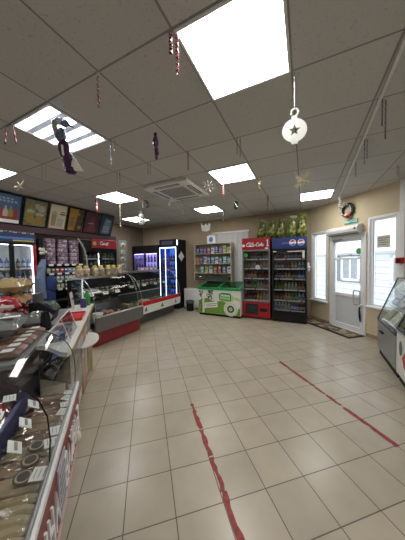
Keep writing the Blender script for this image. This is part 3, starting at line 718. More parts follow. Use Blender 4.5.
SHW = mat('pale_wood_shelf', (.50, .44, .34), .5, var=.1, scale=4)
sh = FB.put(empty('wall_shelf', 'pale wooden wall shelf unit full of small goods above the freezer', 'shelf'), -2.76, 5.93)
hw = .62
for sx in (-1, 1): MB(SHW).bb(sx * hw - .012, sx * hw + .012, 0, .27, .92, 2.10, .003).build('side_panel', sh)
MB(SHW).bb(-hw, hw, .255, .27, .92, 2.10).build('back_panel', sh)
for z in (.95, 1.18, 1.47, 1.78, 2.09): MB(SHW).bb(-hw + .012, hw - .012, 0, .255, z - .018, z, .003).build('shelf_board', sh)
packs = [((.22, .05, .09), (.5, .5, .45)), ((.05, .07, .20), (.45, .5, .55)), ((.42, .42, .22), (.2, .3, .1)), ((.6, .58, .55), (.1, .2, .45)), ((.06, .16, .28), (.6, .6, .6)), ((.12, .06, .18), (.4, .32, .45)), ((.32, .12, .06), (.5, .45, .2)), ((.1, .3, .3), (.8, .8, .75))]
PCOL = ['crimson', 'dark blue', 'mustard', 'white', 'teal', 'purple', 'orange', 'sea green']
packme = []
for i, (a, b) in enumerate(packs):
    m = MB(mat('pack_%d_ink' % i, a, .4)).bb(-.05, .05, -.03, .03, 0, .17, .004)
    m.m(mat('pack_%d_print' % i, b, .4)).bb(-.036, .036, -.0315, -.03, .085, .14).bb(-.03, .03, -.0315, -.03, .03, .05)
    m.m(INK).bb(-.025, .025, -.0325, -.0315, .105, .118); packme.append(m.mesh('pack_shape'))
for si, (z, seq) in enumerate(((1.78, (1, 5, 5, 0, 3, 1, 5, 2, 2)), (1.47, (6, 5, 3, 1, 4, 3, 4, 7, 4)), (1.18, (3, 7, 2, 3, 6, 0, 4, 3)))):
    n = len(seq)
    for j, k in enumerate(seq):
        x = -2.76 - hw + .09 + (2 * hw - .18) * j / (n - 1)
        if si == 2 and j == 0: continue
        o = inst('goods_packet', packme[k], '%s packet, %s from left on %s shelf of wall shelf unit' % (PCOL[k], ORD[j], ('top', 'middle', 'lower')[si]), 'packet', 'packets on the wall shelf unit')
        FB.put(o, x, 6.03, z + .0005, random.uniform(-.2, .2)); o.scale = (1.05, 1, random.uniform(1.0, 1.35))
o = FB.put(empty('ice_scoop_tray', 'wide dark wire tray of cellophane packs on the bottom of wall shelf', 'tray'), -2.76, 5.9, .952)
m = MB(DARK).bb(-.55, .55, -.01, .2, 0, .012, .003)
for q in ((-.55, -.54, -.01, .2), (.54, .55, -.01, .2), (-.55, .55, -.01, .0)): m.bb(q[0], q[1], q[2], q[3], .0, .09)
m.build('tray_body', o)
m = MB(FILM).pillow((0, .09, .09), (1.05, .18, .12), None, 11, .25)
m.build('film_cover', o)
bx = FB.put(empty('carton', 'white carton with a blue print standing on top of the wall shelf', 'box'), -2.80, 6.06, 2.091)
MB(PAPER).bb(-.14, .14, -.08, .08, 0, .24, .005).prism([(-.08, .24), (.08, .24), (0, .28)], -.10, .10, 'x').build('box_body', bx)
MB(mat('blue_label')).ell((.0, -.08, .12), (.07, .004, .08), 14, 8).bb(-.03, .03, -.085, -.08, .05, .19).build('blue_print', bx)

# chest freezer
GRN = mat('green_freezer_trim', (.02, .28, .08), .3); FW = mat('freezer_white', (.74, .76, .70), .35, var=.03); LGR = mat('lime_print', (.15, .32, .035), .4); DGR = mat('leaf_print', (.02, .07, .015), .5)
fz = FB.put(empty('chest_freezer', 'green and white ice cream chest freezer with sliding glass lids', 'freezer'), -2.32, 5.38)
w = .635
MB(FW).bb(-w, w, 0, .60, .06, .74, .012).build('freezer_body', fz)
MB(BLACK).bb(-w + .02, w - .02, .02, .58, 0, .06).build('plinth', fz)
MB(GRN).prism([(-.015, .74), (.62, .74), (.62, .93), (.59, .93), (.02, .815), (-.015, .80)], -w - .012, -w + .03, 'x').prism([(-.015, .74), (.62, .74), (.62, .93), (.59, .93), (.02, .815), (-.015, .80)], w - .03, w + .012, 'x').bb(-w + .03, w - .03, -.015, .03, .74, .81, .004).bb(-w + .03, w - .03, .58, .62, .74, .93, .004).build('lid_frame', fz)
GG = glass('green_lid_glass', (.45, .85, .60), .22)
for k in range(2):
    x0 = -w + .03 + k * .60; lid = MB(GRN)
    def sl(y): return .815 + (.93 - .815) * (y - .02) / .57 - .012 * k
    for a in ((x0, x0 + .02), (x0 + .58, x0 + .60)): lid.prism([(.03, sl(.03) - .012), (.585, sl(.585) - .012), (.585, sl(.585)), (.03, sl(.03))], a[0], a[1], 'x')
    lid = lid.build('sliding_lid', fz)
    MB(GG).prism([(.03, sl(.03) - .009), (.585, sl(.585) - .009), (.585, sl(.585) - .004), (.03, sl(.03) - .004)], x0 + .02, x0 + .58, 'x').build('lid_glass', lid, 0)
m = MB(LGR)
m.prism([(-w + .012, .075), (w - .012, .075), (w - .012, .25), (.35, .33), (.1, .45), (-.1, .40), (-.35, .50), (-w + .012, .42)], -.003, 0, 'y')
m.m(mat('pale_lime_print', (.50, .60, .28), .4)).prism([(.05, .34), (.35, .30), (w - .012, .25), (w - .012, .52), (.4, .60), (.15, .5)], -.002, 0, 'y')
m.m(DGR)
rnd = random.Random(9)
for k in range(52):
    x = rnd.choice((-.53, -.32, -.22, -.26)) + rnd.uniform(-.06, .06); z = rnd.uniform(.48, .72); a = rnd.uniform(0, PI)
    m.prism([(x + .035 * math.cos(a), z + .035 * math.sin(a)), (x + .014 * math.cos(a + 1.6), z + .014 * math.sin(a + 1.6)), (x - .035 * math.cos(a), z - .035 * math.sin(a)), (x + .014 * math.cos(a - 1.6), z + .014 * math.sin(a - 1.6))], -.004, -.001, 'y')
m.m(FW).bb(-.5, -.44, -.0045, -.001, .08, .62)
m.m(DGR)
for k in range(4): m.bb(-.56 + .03 * (k % 2), -.53 + .03 * (k % 2), -.0045, -.001, .12 + .1 * k, .18 + .1 * k)
m.m(PAPER).prism([(-.44, .20), (-.02, .26), (-.04, .42), (-.42, .36)], -.006, -.002, 'y')
m.m(mat('brown_print', (.12, .09, .06), .5))
for k in range(2):
    for j in range(7): m.bb(-.38 + .048 * j, -.345 + .048 * j, -.008, -.006, .255 + .007 * j + .05 * k, .275 + .007 * j + .05 * k)
m.m(mat('green_cap')).prism([(.03, .47), (.36, .44), (.38, .62), (.33, .66), (.1, .67), (.02, .63)], -.006, -.002, 'y')
m.m(mat('mint_print', (.55, .75, .50), .4)).prism([(.06, .50), (.33, .47), (.345, .61), (.07, .63)], -.008, -.006, 'y')
m.m(mat('green_sticker'))
for k in range(6): m.bb(.09 + .04 * k, .115 + .04 * k, -.010, -.008, .54 - .004 * k, .58 - .004 * k)
for k in range(5): m.bb(.10 + .04 * k, .13 + .04 * k, -.010, -.008, .505 - .004 * k, .52 - .004 * k)
M = Matrix.Rotation(PI / 2, 3, 'X')
m.m(FW).lathe([(.20, -.003), (.20, .003)], (.36, -.006, .24), 28, M).lathe([(.13, -.003), (.13, .003)], (.50, -.0065, .36), 24, M)
m.m(mat('pale_lime_print')).lathe([(.165, -.002), (.165, .002)], (.36, -.009, .235), 28, M); m.m(FW).lathe([(.15, -.002), (.15, .002)], (.36, -.011, .235), 28, M)
m.m(DGR).lathe([(.10, -.002), (.10, .002)], (.36, -.013, .235), 24, M); m.m(mat('pale_lime_print')).lathe([(.055, -.002), (.055, .002)], (.36, -.015, .235), 18, M)
m.build('front_print', fz, 0)

cb = FB.put(empty('low_cabinet', 'low white cabinet against the back wall beside the glowing blue fridge', 'cabinet'), -3.47, 5.92)
m = MB(WHITE).bb(-.32, .32, 0, .29, .03, .66, .008); m.build('cabinet_body', cb)
for k in range(2): MB(WHITE).bb(-.31 + .315 * k, -.005 + .315 * k, -.012, 0, .06, .62, .004).build('door', cb)
tb = FB.put(empty('waste_bin', 'small black waste bin on the floor by the low white cabinet', 'bin'), -3.42, 5.68)
m = MB(BLACK).lathe([(.10, 0), (.125, .30), (.132, .30), (.132, .315), (.118, .315), (.095, .02), (0.02, .02)], seg=18); m.build('bucket', tb)
MB(mat('bin_liner', (.10, .10, .11), .35, bump=.6)).lathe([(.134, .25), (.138, .28), (.136, .318), (.112, .318), (.11, .24)], seg=18).build('bin_liner', tb)

# ------------------------------------------------------------------ entrance: air curtain, wreath, sign, alarm box, mat
a = FE.put(empty('air_curtain', 'white rounded air curtain heater mounted above the door', 'heater'), 1.0, 0, 2.06)
m = MB(mat('heater_white', (.72, .73, .72), .3, var=.02))
prof = [(-.001, .17), (-.08, .165), (-.135, .14), (-.16, .09), (-.15, .03), (-.11, -.01), (-.001, -.02)]
m.prism(prof, -.36, .37, 'x'); m.build('housing', a)
m = MB(DARK)
for k in range(18): m.bb(-.33 + k * .038, -.305 + k * .038, -.155, -.15, .05, .055)
m.bb(-.33, .34, -.12, -.05, -.017, -.012); m.build('outlet_grille', a, 0)
MB(BLACK).bb(.30, .34, -.165, -.15, .07, .10, .003).build('control_button', a)
wr = FE.put(empty('wreath', 'dark green christmas wreath with a red bow on the wall above the door', 'wreath'), 1.06, -.03, 2.56)
m = MB(mat('fir_green', (.02, .05, .025), .7)); rnd = random.Random(2)
m.tube([(.125 * math.cos(t), 0, .125 * math.sin(t)) for t in [2 * PI * i / 24 for i in range(25)]], .028, 7)
for k in range(260):
    t = rnd.uniform(0, 2 * PI); p = Vector((.125 * math.cos(t), 0, .125 * math.sin(t)))
    v = Vector((rnd.gauss(0, 1), -abs(rnd.gauss(0, .6)), rnd.gauss(0, 1))).normalized() * rnd.uniform(.04, .075)
    m.tube([p, p + v], .004, 3, rr=[.005, .001])
m.build('fir_ring', wr)
for k in range(16):
    t = 2 * PI * k / 16 + rnd.uniform(-.1, .1); MB(mat('frost_white', (.6, .63, .66), .6)).ell((.11 * math.cos(t), -.05, .11 * math.sin(t)), (.016, .01, .016), 6, 4).build('frosted_berry', wr)
m = MB(CRIMSON).ell((.03, -.06, -.135), (.045, .02, .028), 9, 6).ell((.075, -.06, -.12), (.035, .02, .026), 9, 6).ell((.05, -.07, -.13), (.016, .016, .016), 8, 6); m.m(MATW).ell((.01, -.065, -.10), (.03, .015, .02), 8, 5)
m.build('bow', wr)
es = FE.put(empty('exit_sign', 'small green exit sign with white lettering between wreath and air curtain', 'sign'), 1.12, 0, 2.315)
MB(mat('teal_sign', (.05, .32, .25), .4)).bb(-.15, .15, -.02, -.001, -.045, .045, .004).build('sign_plate', es)
def text_part(s, size, m, parent, name, loc, ext=.002):
    cu = bpy.data.curves.new(name + '_curve', 'FONT'); cu.body = s; cu.size = size; cu.extrude = ext; cu.align_x = 'CENTER'; cu.align_y = 'CENTER'
    t = bpy.data.objects.new(name + '_tmp', cu); COL.objects.link(t); bpy.context.view_layer.update()
    me = bpy.data.meshes.new_from_object(t.evaluated_get(bpy.context.evaluated_depsgraph_get()))
    bpy.data.objects.remove(t); me.materials.clear(); me.materials.append(m)
    o = bpy.data.objects.new(name, me); COL.objects.link(o); o.parent = parent; o.location = loc; o.rotation_euler = (PI / 2, 0, 0); return o
text_part('\u0412\u042b\u0425\u041e\u0414', .075, LOGOW, es, 'lettering', (0, -.021, 0))
al = FE.put(empty('alarm_box', 'small dark red alarm box on the wall right of the second window', 'alarm box'), 1.72, 0, 1.5)
al.location = FE.w(2.06, -.052) + (1.49,)
MB(CRIMSON).bb(-.055, .055, -.06, 0, -.05, .05, .008).build('box_body', al)
MB(BLACK).bb(-.03, .03, -.066, -.06, -.03, .03, .003).build('pull_lever', al)
MATP = print_mat('tan_mat_weave', [(.33, .26, .16), (.13, .10, .07), (.42, .35, .24), (.22, .17, .10), (.06, .05, .04)], 11, .9)
dm = FE.put(empty('door_mat', 'tan patterned door mat with a black rubber edge in front of the door', 'mat'), .74, -.22)
MB(MATP).bb(-.70, .68, -.15, .17, 0.001, .014, .003).build('mat_pile', dm)
m = MB(BLACK)
for q in ((-.74, .72, -.22, -.15), (-.74, -.70, -.15, .19), (.68, .72, -.15, .19), (-.70, .68, .17, .19)): m.bb(q[0], q[1], q[2], q[3], .001, .012, .003)
m.build('rubber_edge', dm)

# ------------------------------------------------------------------ worn red tape on the floor
def tape(p, q, w, label, seed):
    rnd = random.Random(seed); p = Vector(p); q = Vector(q); d = (q - p); L = d.length; d.normalize(); n = Vector((-d.y, d.x))
    m = MB(mat('worn_red_tape', (.27, .035, .03), .55, var=.35, scale=25)); t = 0
    while t < L:
        l = rnd.uniform(.10, .35); g = rnd.choice((0, 0, 0, .012, .03)); e = min(L, t + l); k = max(2, int((e - t) / .04))
        a, b = [], []
        for i in range(k + 1):
            c = p + d * (t + (e - t) * i / k)
            a.append(c + n * (w / 2 - rnd.choice((0, 0, .003, .012)))); b.append(c - n * (w / 2 - rnd.choice((0, 0, .003, .014))))
        m.prism([(v.x, v.y) for v in a + b[::-1]], .0004, .0015, 'z'); t = e + g
    return tag(m.build('floor_tape', None, 0), label, 'tape')
tape((-.14, 2.22), (.30, .70), .045, 'worn red tape line on the floor at centre, nearer the viewer', 1)
tape((1.14, 3.14), (1.56, 1.66), .045, 'worn red tape line on the floor at right, farther from viewer', 2)

# ------------------------------------------------------------------ left wall: boards, coolers, rack
def board(t0, t1, label, panel, draw, frame=BLACK):
    o = empty('menu_board', label, 'menu board', 'picture boards under the ceiling'); w = (t1 - t0); FL.put(o, (t0 + t1) / 2, 5.0, 2.29, rx=R_(20))
    H = .56
    MB(frame).bb(-w / 2 + .004, w / 2 - .004, 0, .03, 0, H, .004).build('board_frame', o)
    MB(panel).bb(-w / 2 + .025, w / 2 - .025, -.004, 0, .025, H - .025).build('picture_panel', o, 0)
    m = MB(); draw(m, w / 2 - .03, H); m.build('picture_print', o, 0)
def disc(m, x, z, r, y=-.007): m.lathe([(r, -.002), (r, .002)], (x, y, z), 16, Matrix.Rotation(PI / 2, 3, 'X'))
def mug(m, x, z, w, h, body, foam):
    m.m(body).prism([(x - w * .42, z), (x + w * .42, z), (x + w / 2, z + h), (x - w / 2, z + h)], -.007, -.004, 'y')
    m.m(foam).prism([(x - w * .5, z + h), (x + w * .5, z + h), (x + w * .55, z + h * 1.2), (x, z + h * 1.35), (x - w * .55, z + h * 1.2)], -.007, -.004, 'y')
MUG = mat('beer_gold_print', (.30, .20, .03), .4); FOAM = mat('foam_print', (.40, .37, .28), .4)
def d1(m, w, H):
    m.m(PAPER).bb(-w, w, -.006, -.004, .03, .09); m.m(mat('red_print', (.25, .04, .035), .4)).bb(-w, w, -.0055, -.004, .09, .14)
    for k, c in enumerate(('red_print', 'foam_print', 'beer_gold_print', 'red_print', 'foam_print', 'beer_gold_print', 'red_print')):
        x = -w + .06 + k * (2 * w - .12) / 6; m.m(MATS[c]).prism([(x - .035, .14), (x + .035, .14), (x + .035, .24), (x + .012, .29), (x + .012, .33), (x - .012, .33), (x - .012, .29), (x - .035, .24)], -.008, -.005, 'y')
    m.m(mat('pale_print', (.34, .38, .44), .4))
    for k in range(9): m.bb(-w + .04 + k * .055, -w + .075 + k * .055, -.006, -.004, .40, .43)
    for k in range(7): m.bb(-w + .06 + k * .06, -w + .10 + k * .06, -.006, -.004, .45, .475)
board(1.40, 2.03, 'blue board picturing dishes above a white strip, leftmost menu board', print_mat('blue_board_print', [(.03, .08, .19), (.045, .11, .25), (.06, .14, .28)], 5, .4, 'NOISE'), d1)
def d2(m, w, H):
    mug(m, -.09, .08, .12, .20, MUG, FOAM); mug(m, .07, .06, .13, .18, MUG, FOAM); m.m(FOAM); disc(m, .09, .38, .07); disc(m, .02, .42, .05); m.m(MUG); disc(m, -.1, .40, .04)
board(2.05, 2.47, 'olive board picturing golden beer mugs, second menu board from left', print_mat('olive_board_print', [(.06, .065, .035), (.13, .12, .055), (.24, .22, .13), (.10, .105, .075)], 7, .4, 'NOISE'), d2)
def d3(m, w, H):
    tan = mat('tan_mug_print', (.36, .26, .13), .4); mug(m, -.08, .08, .10, .24, tan, FOAM); mug(m, .05, .07, .13, .14, mat('grey_mug_print', (.40, .38, .34), .4), FOAM); m.m(mat('brown_print')).bb(.03, .14, -.006, -.004, .33, .36).bb(.05, .13, -.006, -.004, .38, .40)
board(2.49, 2.86, 'cream board picturing tan mugs, palest of the menu boards', mat('cream_board_print', (.62, .54, .40), .45, var=.1, scale=5), d3, mat('brown_frame', (.08, .05, .03), .4))
def d4(m, w, H):
    m.m(mat('ochre_print', (.36, .20, .02), .4)).prism([(-w, .03), (-.02, .03), (.04, H - .03), (-w, H - .03)], -.006, -.004, 'y'); m.m(mat('dark_tan_print', (.20, .13, .06), .4)); disc(m, -.08, .30, .05); m.bb(-.14, -.03, -.008, -.005, .10, .25); m.m(MUG); disc(m, .1, .12, .04); disc(m, .05, .42, .03)
board(2.88, 3.25, 'half yellow half dark brown board, fourth menu board from left', print_mat('dark_brown_board', [(.05, .03, .02), (.09, .05, .03), (.06, .03, .02)], 6, .4, 'NOISE'), d4)
def d5(m, w, H):
    m.m(mat('wine_print', (.16, .03, .04), .4)); disc(m, .02, .36, .06); m.prism([(-.1, .05), (.12, .05), (.06, .3), (-.04, .3)], -.006, -.004, 'y'); m.m(FOAM).bb(-.1, .06, -.007, -.005, .25, .265)
board(3.27, 3.67, 'dark maroon board with a dim figure, fifth menu board from left', print_mat('maroon_board', [(.045, .015, .02), (.09, .025, .03), (.06, .02, .025)], 6, .4, 'NOISE'), d5)
def d6(m, w, H):
    m.m(mat('steel_blue_print', (.13, .18, .25), .4)).prism([(-.12, .05), (.10, .05), (.13, .42), (-.06, .46)], -.006, -.004, 'y'); m.m(mat('pale_print')); disc(m, .04, .38, .03)
    for k in range(3): m.bb(-.1, .09, -.008, -.006, .10 + .06 * k, .115 + .06 * k)
board(3.69, 4.10, 'dark blue board, rightmost of the menu boards', print_mat('navy_board', [(.02, .025, .05), (.04, .05, .08), (.03, .035, .06)], 6, .4, 'NOISE'), d6)

pel = FL.put(tag(MB(mat('dark_maroon_pelmet', (.055, .015, .02), .5)).bb(-1.5, 1.42, 0, .10, 2.17, 2.30, .004).build('pelmet'), 'dark maroon pelmet strip running below all the menu boards', 'pelmet'), 2.88, 5.02)
lc = fridge(FL, 1.50, 2.29, 5.02, .62, 2.14, 'bright two-door drinks cooler under the blue and olive menu boards', zb=.30, zt=1.94, shelves=(.66, .94, 1.20, 1.46), ndoor=2, led=emission('cool_white_led', (.92, .97, 1), 6.0),
       inner=mat('white_liner', (.7, .72, .74), .5), header=mat('navy_header', (.02, .03, .10), .4), desc='two-door cooler', gl=glass('clean_fridge_glass', (.95, .96, .97), .05),
       rows=((('clear', 'blue', 'red', 'blue'), 8, .21, .036, 'bottle'), (('clear', 'blue', 'white', 'dark'), 8, .21, .036, 'bottle'), (('green', 'clear', 'blue', 'dark'), 8, .21, .036, 'bottle'), (('white', 'blue', 'dark', 'blue'), 8, .21, .036, 'bottle')))
MB(CRIMSON).bb(.335, .392, -.016, -.002, .32, 1.93, .004).build('red_trim_strip', lc)['label'] = 'red vertical strip on the right door edge'
m = MB(mat('yellow_print', (.6, .5, .05), .4)).bb(.02, .36, -.004, 0, 1.985, 2.01); m.m(mat('blue_label')).bb(-.38, .36, -.003, 0, 2.02, 2.06); m.build('header_stripes', lc, 0)
m = MB(print_mat('blurry_small_goods', [(.35, .36, .40), (.10, .10, .12), (.5, .48, .5), (.2, .22, .3)], 30, .4))
for k in range(11):
    o = inst('small_carton', packme[(1, 3, 5, 3, 1, 4, 3)[k % 7]], '%s carton, %s from left along the top of the two-door cooler' % (PCOL[(1, 3, 5, 3, 1, 4, 3)[k % 7]], ORD[k]), 'carton', 'cartons on top of the two-door cooler')
    FL.put(o, 1.54 + .07 * k, 5.06, 2.141, random.uniform(-.1, .1)); o.scale = (.65, 1, .55)
m.bm.free()

RK = mat('dark_rack_metal', (.05, .05, .055), .45)
rk = FL.put(empty('goods_rack', 'dark wall rack stacked with pink tubs and small goods behind the counter', 'rack'), 2.80, 4.90)
MB(RK).bb(-.42, .42, .36, .38, .02, 2.1).build('back_panel', rk, 0)
for sx in (-1, 1): MB(RK).bb(sx * .42 - .012, sx * .42 + .012, 0, .36, 0, 2.06, .003).build('side_panel', rk)
for z in (.45, .75, 1.00, 1.17, 1.34, 1.53): MB(RK).bb(-.408, .408, -.02, .36, z - .02, z, .003).build('shelf', rk)
MB(mat('cloudy_acrylic', (.34, .35, .34), .25)).tube([(.22, -.1, 2.12), (.30, -.1, 2.02), (.38, -.1, 1.86), (.42, -.1, 1.66), (.435, -.1, 1.40), (.43, -.08, 1.15)], .02, 6).build('curved_trim', rk)['label'] = 'pale curved edge trim'
TUBL = print_mat('pink_white_tub_label', [(.46, .38, .44), (.17, .08, .15), (.52, .47, .50), (.26, .14, .23)], 30, .4)
m = MB(TUBL).lathe([(.105, 0), (.112, .006), (.112, .07), (.108, .078)], seg=18); m.m(mat('mauve_lid', (.15, .09, .14), .35)).lathe([(.115, .072), (.115, .088), (.10, .092)], seg=18); tub = m.mesh('tub_shape')
for c in range(3):
    for k in range(6):
        o = inst('snack_tub', tub, 'pink and white round tub, %s from bottom in %s stack on the rack' % (ORD[k], ('left', 'middle', 'right')[c]), 'tub', 'pink tubs stacked on the rack')
        FL.put(o, 2.80 - .26 + .26 * c, 5.04, 1.531 + k * .0925, random.uniform(0, 6))
CARD = []
for i, c in enumerate(((.30, .32, .36), (.06, .10, .28), (.35, .08, .08), (.10, .10, .11), (.45, .42, .30), (.12, .22, .14))):
    m = MB(mat('small_box_%d' % i, c, .4)).bb(-.035, .035, -.05, .05, 0, .11, .004); m.m(PAPER).bb(-.025, .025, -.0515, -.05, .06, .085); CARD.append(m.mesh('small_box_shape'))
CN = ['grey', 'blue', 'red', 'black', 'tan', 'green']
for si, z in enumerate((1.00, 1.17, 1.34)):
    for j in range(9):
        k = (j * 5 + si * 2 + j // 3) % 6
        o = inst('small_box', CARD[k], '%s small box, %s from left on %s goods shelf below the tubs' % (CN[k], ORD[j], ('third', 'second', 'first')[si]), 'box', 'small boxes on the rack below the tubs')
        FL.put(o, 2.80 - .35 + .0875 * j, 4.955, z + .0005, random.uniform(-.08, .08))
for si, z in enumerate((1.00, 1.17, 1.34, 1.53)):
    for j in range(5): MB(PAPER).bb(-.36 + .16 * j, -.27 + .16 * j, -.026, -.02, z - .035, z + .004).build('price_strip', rk, 0)

dc = fridge(FL, 3.27, 4.30, 5.02, .62, 2.12, 'dark two-door cooler with a red script sign below the maroon board', zb=.30, zt=1.88, shelves=(.80, 1.10, 1.40, 1.66), ndoor=2,
       inner=mat('grey_green_liner', (.14, .17, .17), .5), header=BLACK, desc='red-signed cooler',
       rows=((('dark', 'green', 'clear'), 9, .2, .036, 'bottle'), (('green', 'dark', 'brown'), 9, .2, .036, 'bottle'), (('clear', 'green', 'dark'), 9, .2, .036, 'bottle'), (('dark', 'dark', 'green'), 9, .17, .034, 'bottle')))
m = MB(mat('deep_red_sign', (.28, .015, .025), .4)).bb(-.28, .48, -.03, -.001, 1.93, 2.17, .008); sg = m.build('red_sign', dc)
m = MB(LOGOW); script(m, [arc(.4, .5, .35, .45, .8, 5.4), arc(1.0, .3, .2, .28, 0, 2 * PI), [(1.4, .6), (1.4, .05), (1.6, .5), (1.8, .05)], arc(2.2, .3, .2, .28, .5, 5.8), [(2.6, .9), (2.5, .1), (2.75, .02)]], -.05, 2.02, .09, -.034, .009); m.build('script_lettering', sg)
m = MB(mat('gold_cap')); disc(m, -.20, 2.05, .05, -.032); m.build('round_emblem', sg)
m = MB(emission('white_tube_light', (.95, .97, 1), 5.0)).tube([(0, .1, 1.0), (0, .1, 1.8)], .014, 8); m.build('lamp_tube', dc)
cl = FL.put(empty('ornament_column', 'narrow hanging strip of round gold-centred packs left of the violet fridge', 'display strip'), 4.50, 5.0)
MB(mat('grey_green_card', (.20, .22, .19), .6)).bb(-.16, .16, 0, .02, 0, 2.2, .004).build('backing_card', cl)
for k in range(5):
    z = 2.04 - .2 * k; p = MB(mat('silver_pack_ring', (.45, .45, .42), .3, .3)).lathe([(.092, 0), (.092, .012), (.08, .02)], (0, 0, z), 18, Matrix.Rotation(PI / 2, 3, 'X')); p.m(FGOLD).lathe([(.05, .02), (.045, .03)], (0, 0, z), 14, Matrix.Rotation(PI / 2, 3, 'X')); p.build('round_pack', cl)
# jacket hanging on the cooler edge
JK = mat('blue_grey_cloth', (.16, .22, .33), .85, bump=.3, scale=8)
jk = FL.put(empty('hanging_jacket', 'blue-grey jacket hanging with one bent sleeve between cooler and rack', 'jacket'), 2.31, 4.80, 1.0)
m = MB(JK); m.tube([(.02, .04, .62), (-.06, -.02, .45), (-.10, -.05, .25), (-.10, -.05, .05), (-.06, -.04, -.15)], .06, 10, rr=[.045, .075, .085, .085, .07]); m.build('sleeve', jk)
m = MB(mat('navy_cloth', (.02, .04, .16), .85, bump=.3, scale=8)).ell((.10, .0, .10), (.13, .08, .20), 12, 9, jit=.05).ell((.07, .0, -.15), (.13, .07, .25), 12, 9, jit=.05); m.build('jacket_body', jk)
MB(BLACK).tube([(.02, .22, .82), (.02, .06, .80), (.02, .04, .70), (.02, .04, .58)], .022, 8).build('hanger_hook', jk)
m = MB(mat('white_feather')); rnd = random.Random(11)
for k in range(9): m.ell((rnd.uniform(-.05, .05), rnd.uniform(-.03, .03), rnd.uniform(-.05, .05)), (.03, .025, .03), 8, 6)
o = FL.put(tag(m.build('white_flower_ornament'), 'small white flower ornament on top of the jacket hook by the cooler', 'ornament'), 2.33, 4.83, 1.80)
m = None

# ------------------------------------------------------------------ deli counters D and E (left, beyond the white till counter)
FOODC = {'brown': mat('smoked_meat', (.16, .07, .035), .5, bump=.5, scale=40), 'tan': mat('golden_pastry', (.42, .26, .10), .6, bump=.5, scale=40), 'pink': mat('pink_ham', (.45, .22, .18), .45, bump=.3, scale=30), 'green': mat('green_salad', (.12, .20, .05), .6, bump=.8, scale=50), 'pale': mat('pale_cheese', (.55, .48, .30), .5, bump=.2), 'dark': mat('dark_meat', (.07, .035, .025), .5, bump=.5, scale=40)}
def deli(t0, t1, label, fascia, plinth, seat_y, fz0, fz1, py, zt, name='deli_counter'):
    L = t1 - t0; h = L / 2; o = FL.put(empty(name, label, 'display counter'), (t0 + t1) / 2, seat_y)
    MB(plinth).prism([(py, .02), (.82, .02), (.82, fz0), (py - .03, fz0)], -h + .01, h - .01, 'x').build('base', o)
    m = MB(fascia).prism([(.0, fz1), (.015, fz0), (.06, fz0 - .02), (.86, fz0 - .02), (.86, fz1 + .15), (.80, fz1 + .15), (.78, fz0 + .03), (.06, fz0 + .03), (.05, fz1)], -h, h, 'x'); m.build('tub', o)
    MB(ALU).bb(-h, h, -.008, .05, fz1, fz1 + .02, .004).build('front_rail', o)
    MB(DARK).bb(-h + .02, h - .02, .08, .76, fz0 + .135, fz0 + .145).build('deck', o)
    MB(DARK).bb(-h + .02, h - .02, .762, .775, fz0 + .05, fz1 + .13).build('back_liner', o, 0)
    n = 10
    def cg(u, v):
        a = v * PI / 2; return Vector((-h + .02 + (L - .04) * u, .02 + .44 * (1 - math.cos(a)) ** 1.0 * 1.0, fz1 + .02 + (zt - fz1 - .02) * math.sin(a)))
    MB(DGL).sheet(cg, 1, n).build('front_glass', o)
    for sx in (-1, 1):
        poly = [(.02 + .44 * (1 - math.cos(v / 8 * PI / 2)), fz1 + .02 + (zt - fz1 - .02) * math.sin(v / 8 * PI / 2)) for v in range(9)] + [(.80, zt), (.80, fz1 + .02)]
        MB(DGL).prism(poly, sx * (h - .008) - .004, sx * (h - .008) + .004, 'x').build('end_glass', o, 0)
        MB(ALU).tube([(sx * (h - .008), p[0], p[1]) for p in poly[:9]], .004, 6).build('edge_trim', o)
    MB(DGL).bb(-h + .02, h - .02, .42, .82, zt - .002, zt + .006).build('top_glass', o, 0)
    MB(DGL).bb(-h + .03, h - .03, .40, .74, fz1 + .32, fz1 + .328).build('inner_shelf', o, 0)
    MB(BLACK).bb(-h, h, .80, .84, fz1 + .14, zt - .05, .004).m(ALU).bb(-h, h, .80, .84, zt - .05, zt + .012, .004).build('rear_frame', o)
    return o
DGL = glass('deli_glass', (.96, .975, .97), .045)
DM = mat('grey_fascia', (.15, .14, .13), .4, .2, var=.1)
D0, D1, E0, E1 = 2.40, 3.56, 3.62, 5.36
deli(D0, D1, 'deli display counter with a grey fascia and red base', DM, mat('dull_red_base', (.26, .02, .025), .4), 3.36, .30, .56, .13, 1.26)
ec = deli(E0, E1, 'longer deli display counter with white fascia, red stripe and grey base', FW, mat('dark_grey_base', (.10, .10, .10), .5), 3.56, .30, .58, .26, 1.30)
Lh = (E1 - E0) / 2
MB(CRIMSON).prism([(-.003, .575), (-.0, .575), (.005, .495), (.002, .495)], -Lh + .002, Lh - .002, 'x').bb(-Lh, Lh, -.014, -.006, .545, .60).build('red_stripe', ec)
m = MB(mat('grey_logo_print', (.10, .10, .12), .5))
for x, s in ((-.62, 1), (.0, 1.3), (.62, 1)):
    m.prism([(x - .05 * s, .36), (x + .05 * s, .36), (x + .025 * s, .40), (x, .47), (x - .025 * s, .40)], .002, .012, 'y')
m.build('fascia_logos', ec, 0)
FLmap = lambda t, yy: (t, yy)
